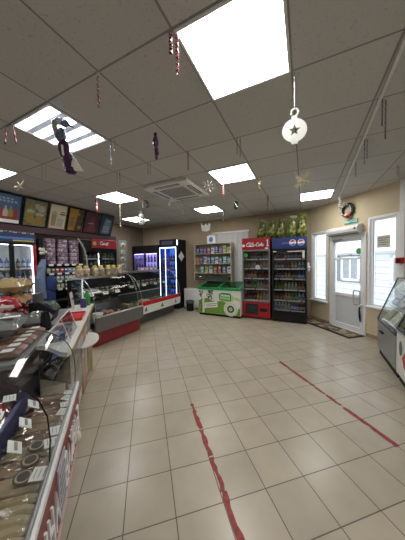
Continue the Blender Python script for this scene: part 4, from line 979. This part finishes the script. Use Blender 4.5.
def tray(t, y, z, key, label, kind, group, rot=0.):
    o = FL.put(empty('food_tray', label, 'tray of food', group), t, y, z, rot)
    m = MB(STEEL if kind != 'white' else WHITE).bb(-.10, .10, -.14, .14, 0, .008, .002)
    for q in ((-.10, -.094, -.14, .14), (.094, .10, -.14, .14), (-.094, .094, -.14, -.134), (-.094, .094, .134, .14)): m.bb(q[0], q[1], q[2], q[3], .008, .035)
    m.build('tray_body', o)
    rnd = random.Random(int(t * 100)); m = MB(FOODC[key])
    for k in range(11):
        x = -.07 + .045 * (k % 4) + rnd.uniform(-.01, .01); yy = -.10 + .09 * (k // 4) + rnd.uniform(-.015, .015)
        m.ell((x, yy, .035 + rnd.uniform(0, .02)), (rnd.uniform(.022, .034), rnd.uniform(.03, .05), rnd.uniform(.018, .03)), 8, 6, Matrix.Rotation(rnd.uniform(-.6, .6), 3, 'Z'), jit=.06)
    m.build('food_pieces', o)
KEYN = {'brown': 'brown meat', 'tan': 'golden pastries', 'pink': 'pink ham', 'green': 'green salad', 'pale': 'pale cheese', 'dark': 'dark meat'}
for i, (k, t, row) in enumerate((('dark', 2.74, 0), ('brown', 2.96, 0), ('tan', 3.18, 0), ('brown', 3.40, 0), ('green', 2.60, 1), ('dark', 2.84, 1), ('pink', 3.08, 1), ('dark', 3.32, 1))):
    tray(t, 3.36 + .27 + .32 * row, .446, k, 'steel tray of %s, %s from near end, %s row, red-based counter' % (KEYN[k], ORD[i % 4], ('front', 'back')[row]), 'steel', 'food trays in the red-based counter')
for i, (k, t, row) in enumerate((('green', 3.80, 0), ('pale', 4.04, 0), ('pink', 4.28, 0), ('brown', 4.52, 0), ('tan', 4.76, 0), ('green', 5.0, 0), ('pink', 5.22, 0), ('tan', 3.82, 1), ('green', 4.12, 1), ('pale', 4.42, 1), ('dark', 4.72, 1), ('green', 5.02, 1))):
    tray(t, 3.56 + .27 + .32 * row, .446, k, '%s tray of %s, %s from near end, %s row, white-fascia counter' % ('white' if i % 3 == 0 else 'steel', KEYN[k], ORD[i if row == 0 else i - 7], ('front', 'back')[row]), 'white' if i % 3 == 0 else 'steel', 'food trays in the white-fascia counter')
o = FL.put(empty('plastic_tub', 'white plastic tub at the near front corner of the red-based counter', 'tub'), 2.53, 3.50, .446)
MB(WHITE).lathe([(.07, 0), (.09, .16), (.095, .16), (.095, .17), (.082, .17), (.064, .01)], seg=18).build('tub_body', o)
# price cards on the inner shelves
pc = MB(PAPER).box((0, 0, .03), (.12, .003, .06), 0, (-.5, 0, 0)); pc.m(INK).box((0, -.002, .035), (.07, .002, .012), 0, (-.5, 0, 0)); pcm = pc.mesh('price_card_shape', 0)
for i, t in enumerate((2.62, 2.95, 3.25)): FL.put(inst('price_card', pcm, 'white price card, %s from near end on glass shelf of red-based counter' % ORD[i], 'price card', 'price cards in deli counters'), t, 3.36 + .45, .56 + .329)
for i, t in enumerate((3.85, 4.3, 4.75, 5.15)): FL.put(inst('price_card', pcm, 'white price card, %s from near end on glass shelf of white-fascia counter' % ORD[i], 'price card', 'price cards in deli counters'), t, 3.56 + .45, .58 + .329)
jar = MB(print_mat('bread_bag_print', [(.42, .32, .24), (.30, .18, .12), (.50, .44, .36), (.25, .20, .10)], 20, .3)).lathe([(.06, 0), (.085, .02), (.095, .09), (.085, .15), (.05, .18)], seg=14)
jar.m(mat('yellow_lid', (.60, .48, .08), .4)).lathe([(.055, .175), (.06, .185), (.055, .215), (.03, .225)], seg=14); jarm = jar.mesh('snack_bag_shape')
SPOT = [2.50, 2.66, 2.83, 2.99, 3.15, 3.31, 3.45]
for i, t in enumerate(SPOT): FL.put(inst('snack_bag', jarm, 'round snack bag with yellow top, %s from near end on red-based counter' % ORD[i], 'snack bag', 'yellow-topped bags on the red-based counter'), t, 3.36 + .60 + .03 * (i % 2), 1.267, i * .9).scale = (.80, .80, 1.0)
vb = MB(mat('lilac_box', (.42, .28, .44), .4)).bb(-.075, .075, -.05, .05, 0, .09, .004); vb.m(PAPER).bb(-.05, .05, -.052, -.05, .03, .07); vbm = vb.mesh('lilac_box_shape')
for i, t in enumerate((4.35, 4.53, 4.71, 4.89)): FL.put(inst('lilac_box', vbm, 'lilac box, %s from near end on top of white-fascia counter' % ORD[i], 'box', 'lilac boxes on the white-fascia counter'), t, 3.56 + .60, 1.307, .1 * (i % 2))
gj = MB(GLASS).lathe([(.05, 0), (.052, .10), (.04, .12)], seg=12); gj.m(mat('jar_goods', (.35, .30, .20), .6)).lathe([(.045, .004), (.046, .08)], seg=12); gj.m(STEEL).lathe([(.042, .12), (.042, .14)], seg=12); gjm = gj.mesh('jar_shape')
for i in range(8): FL.put(inst('glass_jar', gjm, 'small glass jar, %s from near end on shelf inside red-based counter' % ORD[i], 'jar', 'jars inside the red-based counter'), 2.52 + .12 * i, 3.36 + .62, .56 + .329)
for i in range(9): FL.put(inst('glass_jar', gjm, 'small glass jar, %s from near end on shelf inside white-fascia counter' % ORD[i], 'jar', 'jars inside the white-fascia counter'), 3.75 + .17 * i, 3.56 + .62, .58 + .329)
o = FL.put(tag(MB(PAPER).box((0, 0, 0), (.34, .20, .003), 0, (.3, 0, 0)).m(INK).box((0, -.02, .003), (.22, .03, .002), 0, (.3, 0, 0)).build('paper_sheet', None, 0), 'white paper sheet lying tilted behind the glass of the red-based counter', 'paper'), 2.72, 3.36 + .56, .97)

# ------------------------------------------------------------------ white till counter (C)
V0, V1, Wf, CT = 1.595, 3.42, .27, .95
cc = FA.put(empty('till_counter', 'white-topped till counter with cream front and plastic pockets', 'counter'), (V0 + V1) / 2, Wf)
h = (V1 - V0) / 2
ctp = [(h, 0), (-h + .06, 0), (-h + .0, .02), (-h + .03, .06), (-h + .10, .11), (-h + .16, .15), (-h + .21, .20), (-h + .24, .25), (h, .25)]
MB(mat('white_worktop', (.70, .68, .62), .35, var=.04)).prism(ctp, CT - .03, CT, 'z').build('worktop', cc)
MB(CREAM).bb(-h + .26, h - .03, .09, .245, .06, CT - .03, .004).build('cabinet_body', cc)
MB(glass('smoky_end_glass', (.45, .47, .47), .12)).prism([(-h + .08, .02), (-h + .09, .02), (-h + .26, .24), (-h + .25, .24)], .70, CT - .031, 'z').build('end_pane', cc, 0)
MB(DARK).bb(-h + .30, h - .05, .12, .23, 0, .06).build('plinth', cc)
m = MB(mat('pinkish_panel', (.45, .24, .20), .5)).bb(.18, .42, .07, .09, .06, .80, .004); m.build('front_panel', cc)['label'] = 'pinkish front panel'
for k in range(4):
    x = -.66 + .20 * k; p = MB(FILM).bb(x, x + .19, .055, .06, .30, .82).build('plastic_pocket', cc, 0)
    MB(PAPER).bb(x + .02, x + .16, .066, .072, .35, .72).m(mat('grey_print_block', (.3, .3, .28), .6)).bb(x + .03, x + .14, .063, .066, .5, .62).build('paper_insert', p, 0)
MB(mat('brass_edge', (.40, .30, .14), .35, .5)).bb(-h + .06, h, -.008, 0, CT - .032, CT + .002, .002).build('edge_band', cc)
m = MB(WHITE); pts = [(.27 * math.cos(a), 0 - .15 * math.sin(a)) for a in [PI * i / 18 for i in range(19)]]
m.prism([(x + .32, y + .06) for x, y in pts], .62, .635, 'z').bb(.10, .12, .05, .09, .50, .62).bb(.52, .54, .05, .09, .50, .62)
m.build('half_round_shelf', cc)['label'] = 'white half-round shelf jutting from the front'
m = MB(STEEL)
for k in range(6): m.tube([(.50 + .06 * k, .05, .12), (.50 + .06 * k, .05, .86)], .004, 5)
for z in (.2, .45, .7, .86): m.tube([(.48, .05, z), (.84, .05, z)], .004, 5)
m.build('wire_rack', cc)
m = MB(mat('yellow_strip', (.55, .42, .10), .5)).bb(.79, .825, .03, .09, .03, .60, .004); m.build('corner_strip', cc)
# things on the till counter
def onC(o, v, dw, z=CT, rz=0.): return FA.put(o, v, Wf + dw, z + .0008, rz)
o = onC(empty('change_tray', 'shallow red coin tray on the white till counter', 'tray'), 2.62, .135)
MB(CRIMSON).bb(-.17, .17, -.10, .10, 0, .012, .004).bb(-.17, -.155, -.10, .10, .012, .03).bb(.155, .17, -.10, .10, .012, .03).bb(-.155, .155, .085, .10, .012, .03).bb(-.155, .155, -.10, -.085, .012, .03).build('tray_body', o)
MB(mat('red_rubber', (.40, .02, .02), .8)).bb(-.15, .15, -.08, .08, .012, .017).build('rubber_liner', o)
o = onC(empty('drink_tin', 'small dark purple tin on the far end of the till counter', 'can'), 3.18, .10)
MB(mat('purple_tin', (.06, .03, .14), .3)).lathe([(.034, 0), (.038, .01), (.038, .11), (.032, .12)], seg=16).build('tin_body', o); MB(ALU).lathe([(.031, .12), (.031, .123)], seg=16).build('lid', o)
o = onC(empty('soda_bottle', 'green plastic bottle at the far corner of the till counter', 'bottle'), 3.32, .07)
MB(mat('green_bottle_plastic', (.03, .28, .06), .15)).lathe([(.036, 0), (.04, .01), (.04, .12), (.03, .15), (.014, .18)], seg=16).build('bottle_body', o); MB(mat('green_cap')).lathe([(.015, .18), (.015, .2)], seg=12).build('cap', o)
o = onC(empty('card_terminal', 'black card payment terminal on a stand at the till', 'card terminal'), 2.35, .315, .931)
MB(BLACK).bb(-.05, .05, -.06, .06, 0, .02, .004).tube([(0, 0, .02), (0, 0, .16)], .03, 8, rr=[.045, .03]).build('stand', o)
MB(BLACK).box((0, -.02, .20), (.10, .17, .04), .008, (.6, 0, 0)).build('body', o); MB(mat('dim_screen', (.10, .12, .14), .2)).box((0, -.035, .228), (.07, .06, .004), 0, (.6, 0, 0)).build('screen', o)
o = onC(empty('cash_register', 'dark grey cash register on the till counter beside the rack', 'cash register'), 2.78, .43, .931)
MB(BLACK).prism([(-.10, 0), (.10, 0), (.10, .20), (.04, .20), (-.10, .08)], -.12, .12, 'x').build('body', o); MB(mat('grey_keys', (.05, .05, .055), .5)).box((0, -.035, .145), (.2, .10, .012), .003, (.7, 0, 0)).build('keypad', o); MB(DARK).bb(-.1, .1, .03, .07, .2, .29, .004).build('display', o)
o = onC(empty('paper_stand', 'pinkish white notice card standing at back of the till counter', 'card'), 3.10, .215)
MB(mat('pinkish_card', (.62, .52, .50), .6)).box((0, 0, .11), (.17, .004, .22), 0, (-.12, 0, 0)).build('card', o, 0); MB(INK).box((0, -.006, .14), (.11, .002, .02), 0, (-.12, 0, 0)).box((0, -.002, .10), (.09, .002, .012), 0, (-.12, 0, 0)).build('print_lines', o, 0)
# wedge shaped glass case on the near end of the till counter
wc = FA.put(empty('countertop_case', 'wedge-shaped glass case of small packs with white edges on the counter', 'display case'), 1.96, Wf + .03, CT + .001)
WL = .17
MB(WHITE).bb(-WL, WL, 0, .21, 0, .010, .003).build('base', wc)
TRI = [(.004, .012), (.206, .012), (.055, .185)]
m = MB(WHITE)
for sx in (-1, 1): m.tube([(sx * WL, TRI[k][0], TRI[k][1]) for k in (0, 2, 1)], .0045, 6)
m.tube([(-WL, .055, .185), (WL, .055, .185)], .0045, 6); m.build('white_edges', wc)
MB(GLASS).prism([(.004, .012), (.007, .012), (.057, .183), (.054, .183)], -WL, WL, 'x').build('front_pane', wc, 0)
MB(GLASS).prism([(.204, .012), (.207, .012), (.058, .183), (.055, .183)], -WL, WL, 'x').build('rear_pane', wc, 0)
for sx in (-1, 1): MB(GLASS).prism(TRI, sx * (WL - .003) - .001, sx * (WL - .003) + .001, 'x').build('side_pane', wc, 0)
sp = []
for i, c in enumerate(((.08, .10, .22), (.45, .45, .48), (.20, .10, .12))):
    m = MB(mat('mini_pack_%d' % i, c, .35)).bb(-.03, .03, -.018, .018, 0, .06, .003); m.m(PAPER).bb(-.02, .02, -.0195, -.018, .025, .045); sp.append(m.mesh('mini_pack_shape'))
for r0 in range(3):
    for c in range(4):
        o = inst('mini_pack', sp[(r0 + c * 2) % 3], '%s mini pack, %s of four in %s row inside the wedge-shaped case' % (('navy', 'silver', 'maroon')[(r0 + c * 2) % 3], ORD[c], ('front', 'middle', 'back')[r0]), 'packet', 'mini packs in the wedge-shaped case')
        FA.put(o, 1.96 - .115 + .076 * c, Wf + .03 + (.055, .095, .135)[r0], CT + .0115); o.scale = (1.1, .95, (1.0, 1.15, .8)[r0] * 1.0)

# ------------------------------------------------------------------ foreground meat display (A)
A0, A1, Af, AR = -.55, 1.585, .23, .755
aa = FA.put(empty('meat_display_counter', 'glass-fronted sausage display counter with red band in left foreground', 'display counter'), 0, Af)
MB(mat('white_rail', (.72, .73, .72), .35)).bb(A0, A1, -.003, .010, AR - .028, AR, .003).build('front_rail', aa)['label'] = 'white front rail'
MB(ALU).bb(A0, A1, .0105, .019, AR - .02, AR + .004, .002).build('glass_channel', aa)
MB(mat('dark_red_band', (.20, .012, .02), .4)).prism([(.002, AR - .029), (.004, .45), (.018, .45), (.018, AR - .029)], A0, A1, 'x').build('red_band', aa)
MB(mat('pale_pink_edge', (.55, .35, .34), .5)).bb(A0, A1, -.004, .018, .435, .449, .003).build('lower_edge', aa)
sl = .002 / (AR - .046 - .45)
def bandpt(v, z): return (v, (AR - .036 - z) * sl - .002, z)
v = 1.45
GL = [[[(0, 0), (0, 1)], [(0, 1), (.5, 1)], [(0, .5), (.45, .5)], [(.45, 0), (.5, .5)], [(0, 0), (.45, 0)]], [[(0, 0), (.3, 1), (.6, 0)], [(.15, .4), (.45, .4)]], [[(0, 0), (0, 1)], [(.5, 0), (.5, 1)], [(0, .5), (.5, .5)]], [[(0, 0), (0, 1)], [(0, .5), (.5, 1)], [(0, .5), (.5, 0)]], [[(0, 0), (.25, 1), (.5, 0)]]]
vv = [1.50, 1.43, 1.36, 1.29, 1.22, 1.15, .98, .90, .82, .74, .60, .50, .42]
for i, v in enumerate(vv):
    m = MB(LOGOW)
    for st in GL[i % 5]: m.tube([bandpt(v - x * .09 - (z - .5) * .02, .50 + .15 * z) for x, z in st], .006, 5)
    m.build('white_letter', aa)
m = MB(mat('pale_violet_print', (.42, .40, .52), .4)).prism([(1.12, .47), (.99, .47), (.99, .69), (1.12, .69)], -.003, .003, 'y'); m.m(mat('grey_print_block'))
for k in range(5): m.bb(1.01, 1.10, -.005, -.003, .50 + .035 * k, .515 + .035 * k)
m.build('picture_print', aa, 0)
MB(DARK).bb(A0 + .05, A1 - .05, .12, .72, 0, .40).build('plinth', aa, 0)
MB(mat('pale_bumper', (.70, .66, .58), .4)).ell((1.42, -.006, .50), (.028, .02, .032), 12, 8).build('round_bumper', aa)['label'] = 'pale round bumper knob'
MB(mat('grey_tub', (.34, .33, .31), .5)).prism([(.025, .40), (.80, .40), (.80, .95), (.77, .95), (.74, .72), (.06, .63), (.03, .73), (.025, .73)], A0, A1, 'x').build('tub', aa, 0)
def ag(u, v, a, b):
    i = min(int(v * 8), 7); f = v * 8 - i; p, q = GP[i], GP[i + 1]
    return Vector((a + (b - a) * u, p[0] + (q[0] - p[0]) * f, p[1] + (q[1] - p[1]) * f))
GP = [(.0195, .757), (.014, .85), (.02, .94), (.045, 1.01), (.085, 1.06), (.14, 1.10), (.20, 1.125), (.28, 1.14), (.38, 1.145)]
SEAM = .97
for a, b in ((A0 + .01, SEAM - .003), (SEAM + .003, A1 - .01)): MB(GLASS).sheet(lambda u, v, a=a, b=b: ag(u, v, a, b), 1, 16).build('front_glass', aa)
m = MB(BLACK).tube([ag(0, k / 16, SEAM, SEAM) for k in range(9)], .0025, 6); m.build('glass_seam', aa)
MB(GLASS).bb(A0 + .01, A1 - .01, .38, .76, 1.141, 1.147).build('top_glass', aa, 0)
poly = [(p.y, p.z) for p in [ag(0, k / 10, 0, 0) for k in range(11)]] + [(.76, 1.14), (.76, .765), (.04, .765)]
MB(GLASS).prism(poly, A1 - .012, A1 - .006, 'x').build('end_glass', aa, 0)
MB(DARK).tube([(A1 - .009, p[0], p[1]) for p in poly[:11]], .003, 6).build('end_trim', aa)
MB(DARK).bb(A0, A1, .76, .79, .95, 1.15, .004).build('rear_frame', aa)
# goods inside: long film wrapped packs lying from front to back, in rows
def apack(v, dw, z, ln, wd, th, body, label, badge=None, tagc=True, rz=0., sausages=0):
    o = FA.put(empty('meat_pack', label, 'meat pack', 'wrapped meat packs in the foreground counter'), v, Af + dw, z, rz, rx=R_(7))
    m = MB(body)
    if sausages:
        for k in range(sausages):
            x = -wd / 2 + wd * (k + .5) / sausages; m.tube([(x + .006 * math.sin(k * 2), -ln / 2, th * .4), (x, -ln / 4, th * .62), (x - .004, 0, th * .66), (x, ln / 4, th * .62), (x + .005, ln / 2, th * .4)], wd / sausages * .5, 8, rr=[wd / sausages * .25, wd / sausages * .5, wd / sausages * .52, wd / sausages * .5, wd / sausages * .25])
        m.build('sausages', o)
    else:
        rs = []
        for i in range(9):
            f = i / 8; k = (1 - abs(2 * f - 1) ** 4) ** .5 * .9 + .1; ring = []
            for j in range(12):
                a = 2 * PI * j / 12; c, s = math.cos(a), math.sin(a)
                ring.append((wd / 2 * k * math.copysign(abs(c) ** .6, c), -ln / 2 + ln * f, th / 2 + th / 2 * k * math.copysign(abs(s) ** .7, s)))
            rs.append(ring)
        m.rings(rs); m.build('loaf', o)
    MB(FILM).pillow((0, 0, th * .62), (wd * 1.08, ln * 1.06, th * 1.0), None, 9, .18).build('film_wrap', o)
    if badge:
        b = MB(badge).lathe([(.032, 0), (.032, .004)], (0, -.022, th * 1.16), 18); b.m(mat('tan_print', (.36, .28, .17), .5)).lathe([(.026, .004), (.026, .006)], (0, -.022, th * 1.16), 18); b.m(badge).lathe([(.020, .006), (.020, .008)], (0, -.022, th * 1.16), 16)
        b.build('round_badge', o)
    if tagc:
        q = random.uniform(-.5, .5); yl = -ln * random.uniform(.33, .40); lw = min(wd * .85, .075); g = MB(PAPER).box((.0, yl, th * 1.22), (lw, .055, .002), 0, (.05, .05, q)); g.m(mat('grey_print_block'))
        for k in range(3): g.box((0, yl - .015 + .015 * k, th * 1.22 + .0022), (lw * .6, .003, .001), 0, (.05, .05, q))
        g.build('price_label', o, 0)
TANP = mat('tan_wrapped_meat', (.30, .20, .12), .4, bump=.3, scale=25); KRAFT = mat('kraft_wrap', (.36, .27, .16), .5, bump=.2); BRN = mat('brown_smoked_meat', (.13, .055, .03), .4, bump=.3, scale=25)
SAUS = mat('pale_sausage', (.52, .42, .23), .4, var=.15); PNK = mat('pinkish_sausage', (.34, .17, .13), .35, var=.15); RDP = mat('red_shiny_wrap', (.33, .02, .03), .25, bump=.4, scale=20); NAV = mat('navy_tray', (.02, .025, .12), .35)
zf = .60
def dz(dw): return .63 + .09 * (dw - .06) / .68
BDG = mat('black_badge', (.02, .02, .02), .5)
rowA = [(.85, SAUS, 'clear bag of pale long sausages, second from the viewer in foreground counter', None, 5, .17), (.975, KRAFT, 'kraft-wrapped loaf with round black badge, first of three from the viewer', BDG, 0, .075), (1.05, TANP, 'tan wrapped loaf with round black badge, second of three from viewer', BDG, 0, .075), (1.125, KRAFT, 'kraft-wrapped loaf with round black badge, third of three from viewer', BDG, 0, .075),
        (1.20, BRN, 'dark brown smoked loaf in film beside the kraft loaves', None, 0, .075), (1.27, TANP, 'tan loaf in film just beyond the dark brown loaf', None, 0, .07), (1.34, TANP, 'tan loaf in film before the pinkish sausages', None, 0, .07), (1.41, PNK, 'film pack of pinkish sausages, first beyond the tan loaves', None, 2, .06), (1.47, BRN, 'film pack of brown sausages between the pinkish sausage packs', None, 2, .06), (1.53, PNK, 'film pack of pinkish sausages at the far end of the foreground counter', None, 2, .05)]
for v, body, lab, bd_, ns, wd in rowA: apack(v, .135, dz(.135) + .012, .215, wd, .065, body, lab, bd_, ns == 0 and body is not TANP or v > 1.3, random.uniform(-.03, .03), ns)
apack(.66, .135, dz(.135) + .012, .215, .17, .065, SAUS, 'clear bag of pale sausages at the bottom left corner of photo', None, False, 0, 5)
rowB = [(.60, KRAFT, 'kraft loaf in the rear row nearest the viewer'), (.92, BRN, 'dark loaf in the rear row before the red packs'), (1.18, RDP, 'red shiny pack in the rear row, first of two by the navy divider'), (1.48, RDP, 'red shiny pack in the rear row, second of two by the navy divider'), (1.33, PNK, 'pinkish loaf in the rear row between the two red packs')]
for v, body, lab in rowB: apack(v, .415, dz(.415) + .015, .22, .12, .085, body, lab, None, True, random.uniform(-.08, .08), 0)
o = FA.put(empty('divider_tray', 'long narrow navy divider between the two rows of meat packs', 'divider'), 1.06, Af + .262, dz(.262) + .006)
MB(NAV).bb(-.48, .48, -.012, .012, 0, .115, .004).build('divider_body', o)
TAGM = MB(PAPER).box((0, 0, .025), (.075, .003, .055), 0, (-.9, 0, 0)); TAGM.m(mat('grey_print_block'))
TAGM.box((0, -.004, .028), (.05, .002, .012), 0, (-.9, 0, 0))
TAGM = TAGM.mesh('tag_shape', 0)
for i, (v, dw, lab) in enumerate(((.86, .10, 'nearest the kraft loaves'), (1.10, .10, 'beside the dark brown loaf'), (1.25, .11, 'among the tan loaves'), (1.40, .12, 'near the far end glass'))):
    FA.put(inst('price_tag', TAGM, 'white price tag on the foreground meat packs, %s' % lab, 'price tag', 'price tags in the foreground counter'), v, Af + dw + .07, dz(dw) + .105, .3)

# ------------------------------------------------------------------ second display behind the till counter (B) with goods heaped on top
B0, B1, Bf, BT = 1.60, 3.30, .535, .93
bb_ = FA.put(empty('rear_display_counter', 'dark low counter heaped with bags behind the till and foreground counters', 'display counter'), 0, Bf)
MB(DARK).bb(B0 + .02, B1, .02, .72, 0, BT - .03, .006).build('cabinet', bb_); MB(GREYP).bb(B0, B1 + .02, 0, .74, BT - .03, BT, .004).build('top', bb_)
BAGG = mat('gold_crackly_bag', (.45, .33, .16), .2, coat=.6, bump=.7, scale=12)
def bag(name, label, cat, v, dw, z, sz, m0, rot=(0, 0, 0), grp=None, jit=.14):
    m = MB(m0).pillow((0, 0, sz[2] * .5), sz, None, 11, jit); o = tag(m.build(name), label, cat, grp); FA.put(o, v, dw, z, rot[2], rot[0], rot[1]); return o
GCW = mat('grey_clear_wrap', (.22, .23, .22), .12, coat=.8, bump=.8, scale=9)
RW = print_mat('red_white_wrap', [(.36, .02, .03), (.22, .012, .02), (.40, .04, .05), (.60, .50, .48), (.16, .01, .015)], 18, .22)
# dark flat packs in rows on the near part
for i in range(6):
    v = 1.70 + .105 * i
    for r0 in range(2):
        lab = '%s flat meat pack, %s from the viewer, %s row on the rear counter' % (('dark brown', 'pinkish brown')[(i + r0) % 2], ORD[i], ('front', 'back')[r0])
        m = MB((BRN, PNK)[(i + r0) % 2]).pillow((0, 0, .027), (.098, .20, .05), None, 9, .10); m.m(PAPER).bb(-.03, .03, -.06, .0, .052, .055)
        FA.put(tag(m.build('flat_meat_pack'), lab, 'meat pack', 'flat meat packs on the rear counter'), v, .66 + .215 * r0, BT + .002)
bag('clear_bag', 'large clear crackly bag of grey goods lying on the flat meat packs', 'bag', 2.08, .80, BT + .062, (.44, .28, .15), GCW, (0, 0, .1))
bag('clear_bag', 'clear crackly bag between the cash register and the large clear bag', 'bag', 2.47, .68, BT + .004, (.30, .22, .13), GCW, (0, 0, .1))
for i, (v, w_, z, lab) in enumerate(((2.46, .93, BT + .004, 'red shiny sweets bag lowest, beside the clear crackly bags'), (2.74, .96, BT + .004, 'red shiny sweets bag beneath the golden bags, middle of the heap'), (3.02, 1.0, BT + .004, 'red shiny sweets bag at the far end of the heap'), (2.52, .93, BT + .148, 'red shiny sweets bag lying on top of another red bag'))):
    bag('sweets_bag', lab, 'bag', v, w_, z, (.26, .24, .14), RW, (0, 0, .1 * i), 'red sweets bags on the rear counter')
bag('pasta_bag', 'golden cellophane bag lying directly on the red bags', 'bag', 2.88, .98, BT + .148, (.42, .26, .13), mat('gold_bag_dark', (.38, .22, .10), .2, coat=.6, bump=.7, scale=12), (0, 0, .05))
bag('pasta_bag', 'golden cellophane bag lying on top of the heap at far left', 'bag', 2.92, 1.0, BT + .298, (.46, .26, .15), BAGG, (0, 0, -.05))
bag('herb_bag', 'dark green bag of herbs on the heap beside the cash register', 'bag', 3.08, .72, BT + .004, (.24, .20, .14), mat('dark_green_wrap', (.04, .09, .03), .35, bump=.6, scale=20), (0, 0, .3))
o = FA.put(tag(MB(PAPER).box((0, 0, 0), (.05, .22, .004), 0, (0, 0, .2)).build('price_strip', None, 0), 'white paper strip lying on the large clear bag at the left edge', 'paper'), 1.98, .76, BT + .212)

# ------------------------------------------------------------------ right wall: sloping display cases
SILV = mat('silver_grey_panel', (.34, .345, .35), .35, .4, var=.06); CLR = glass('case_glass', (.96, .975, .98), .07)
def right_case(t0, t1, label, front, zf, ztop, topn, name='sloping_display_case'):
    L = t1 - t0; h = L / 2; o = FR.put(empty(name, label, 'display case'), -(t0 + t1) / 2, .935)
    D = .56
    MB(front).bb(-h, h, 0, D, .10, zf - .02, .008).build('cabinet', o)
    MB(BLACK).bb(-h + .01, h - .01, .03, D - .02, 0, .10).build('plinth', o, 0)
    MB(DARK).bb(-h, h, -.006, .02, zf - .02, zf + .012, .003).build('front_rail', o)
    for sx in (-1, 1):
        MB(CLR).prism([(.0, zf), (D, zf), (D, ztop), (topn, ztop)], sx * (h - .006) - .003, sx * (h - .006) + .003, 'x').build('side_glass', o, 0)
        MB(DARK).tube([(sx * (h - .006), 0, zf), (sx * (h - .006), topn, ztop), (sx * (h - .006), D, ztop)], .009, 6).build('edge_trim', o)
    MB(CLR).prism([(0, zf), (.006, zf), (topn + .006, ztop), (topn, ztop)], -h + .01, h - .01, 'x').build('sloping_glass', o, 0)
    MB(DARK).bb(-h, h, D - .02, D, zf - .02, ztop, .003).build('rear_frame', o)
    for f in (.0, .36, .70):
        MB(ALU).bb(-h + .012, h - .012, .03 + topn * f + .02, D - .03, zf + .0 + (ztop - zf) * f, zf + .008 + (ztop - zf) * f).build('glass_shelf', o, 0)
    return o
c1 = right_case(3.48, 4.32, 'sloping silver and glass display case by the entrance window', SILV, .56, 1.22, .24)
MB(BLACK).bb(-.20, -.08, -.02, 0, .40, .43, .004).tube([(-.2, -.008, .42), (-.2, -.03, .42), (-.08, -.03, .42), (-.08, -.008, .42)], .006, 6).build('pull_handle', c1)
c2 = right_case(2.55, 3.44, 'white sloping display freezer with red emblem at the right edge', FW, .66, 1.22, .24, 'display_freezer')
m = MB(CRIMSON).prism([(-.18, .26), (.30, .26), (.36, .32), (.36, .44), (.28, .50), (-.14, .46), (-.24, .36)], -.006, 0, 'y'); m.build('red_emblem', c2)['label'] = 'dark red rounded emblem'
m = MB(mat('blue_grey_print', (.12, .15, .22), .5)); m.ell((-.30, -.002, .45), (.05, .004, .09), 14, 8); m.build('oval_logo', c2)
MB(ALU).bb(-.445, .445, -.01, 0, .62, .645, .003).build('trim_strip', c2)
mags = []
for i, (a, b) in enumerate((((.10, .18, .35), (.6, .62, .65)), ((.55, .55, .52), (.2, .2, .22)), ((.45, .42, .20), (.25, .35, .15)), ((.20, .22, .24), (.6, .6, .6)))):
    m = MB(mat('magazine_%d' % i, a, .3)).bb(-.10, .10, -.13, .13, 0, .018, .002); m.m(mat('magazine_print_%d' % i, b, .4)).bb(-.085, .085, .03, .11, .018, .0195).bb(-.06, .07, -.10, -.02, .018, .0195); mags.append(m.mesh('magazine_shape', 0))
MN = ['blue', 'white', 'yellow', 'dark grey']
for ci, (t0, n, zf, nm) in enumerate(((3.62, 3, .56, 'silver case'), (2.72, 3, .66, 'display freezer'))):
    for lv, f in enumerate((.0, .36, .70)):
        for j in range(n):
            k = (j + lv * 2 + ci) % 4 if not (ci == 0 and lv == 0) else 2
            o = inst('flat_pack', mags[k], '%s flat pack, %s from the far end on %s shelf of %s' % (MN[k], ORD[n - 1 - j], ('bottom', 'middle', 'top')[lv], nm), 'pack', 'flat packs in the right-hand display cases')
            zc = zf + .02 + (1.22 - zf) * f + .085; FR.put(o, -(t0 + .27 * j), .935 + .24 * (zc - zf) / (1.22 - zf) + .09, zc, 0, rx=R_(58)); o.scale = (1.05, .72, 1)

# ------------------------------------------------------------------ light, world, camera
wd = bpy.data.worlds.new('overcast'); SC.world = wd; wd.use_nodes = True
bg = wd.node_tree.nodes['Background']; bg.inputs['Color'].default_value = (.90, .95, 1, 1); bg.inputs['Strength'].default_value = 2.2
cam = bpy.data.cameras.new('camera'); co_ = bpy.data.objects.new('camera', cam); COL.objects.link(co_)
cam.sensor_fit = 'HORIZONTAL'; cam.sensor_width = 36; cam.lens = 36 * 211.8 / 405; cam.clip_start = .02
p, ro = -.03803, -.0177
f = Vector((0, math.cos(p), math.sin(p))); r0 = Vector((1, 0, 0)); u0 = r0.cross(f)
r_ = r0 * math.cos(ro) + u0 * math.sin(ro); u_ = -r0 * math.sin(ro) + u0 * math.cos(ro)
Mx = Matrix((r_, u_, -f)).transposed().to_4x4(); Mx.translation = (0, 0, 1.524); co_.matrix_world = Mx
SC.camera = co_
SC.view_settings.view_transform = 'Standard'; SC.view_settings.look = 'None'; SC.view_settings.gamma = 1; SC.view_settings.use_curve_mapping = False
SC.view_settings.exposure = 0.28
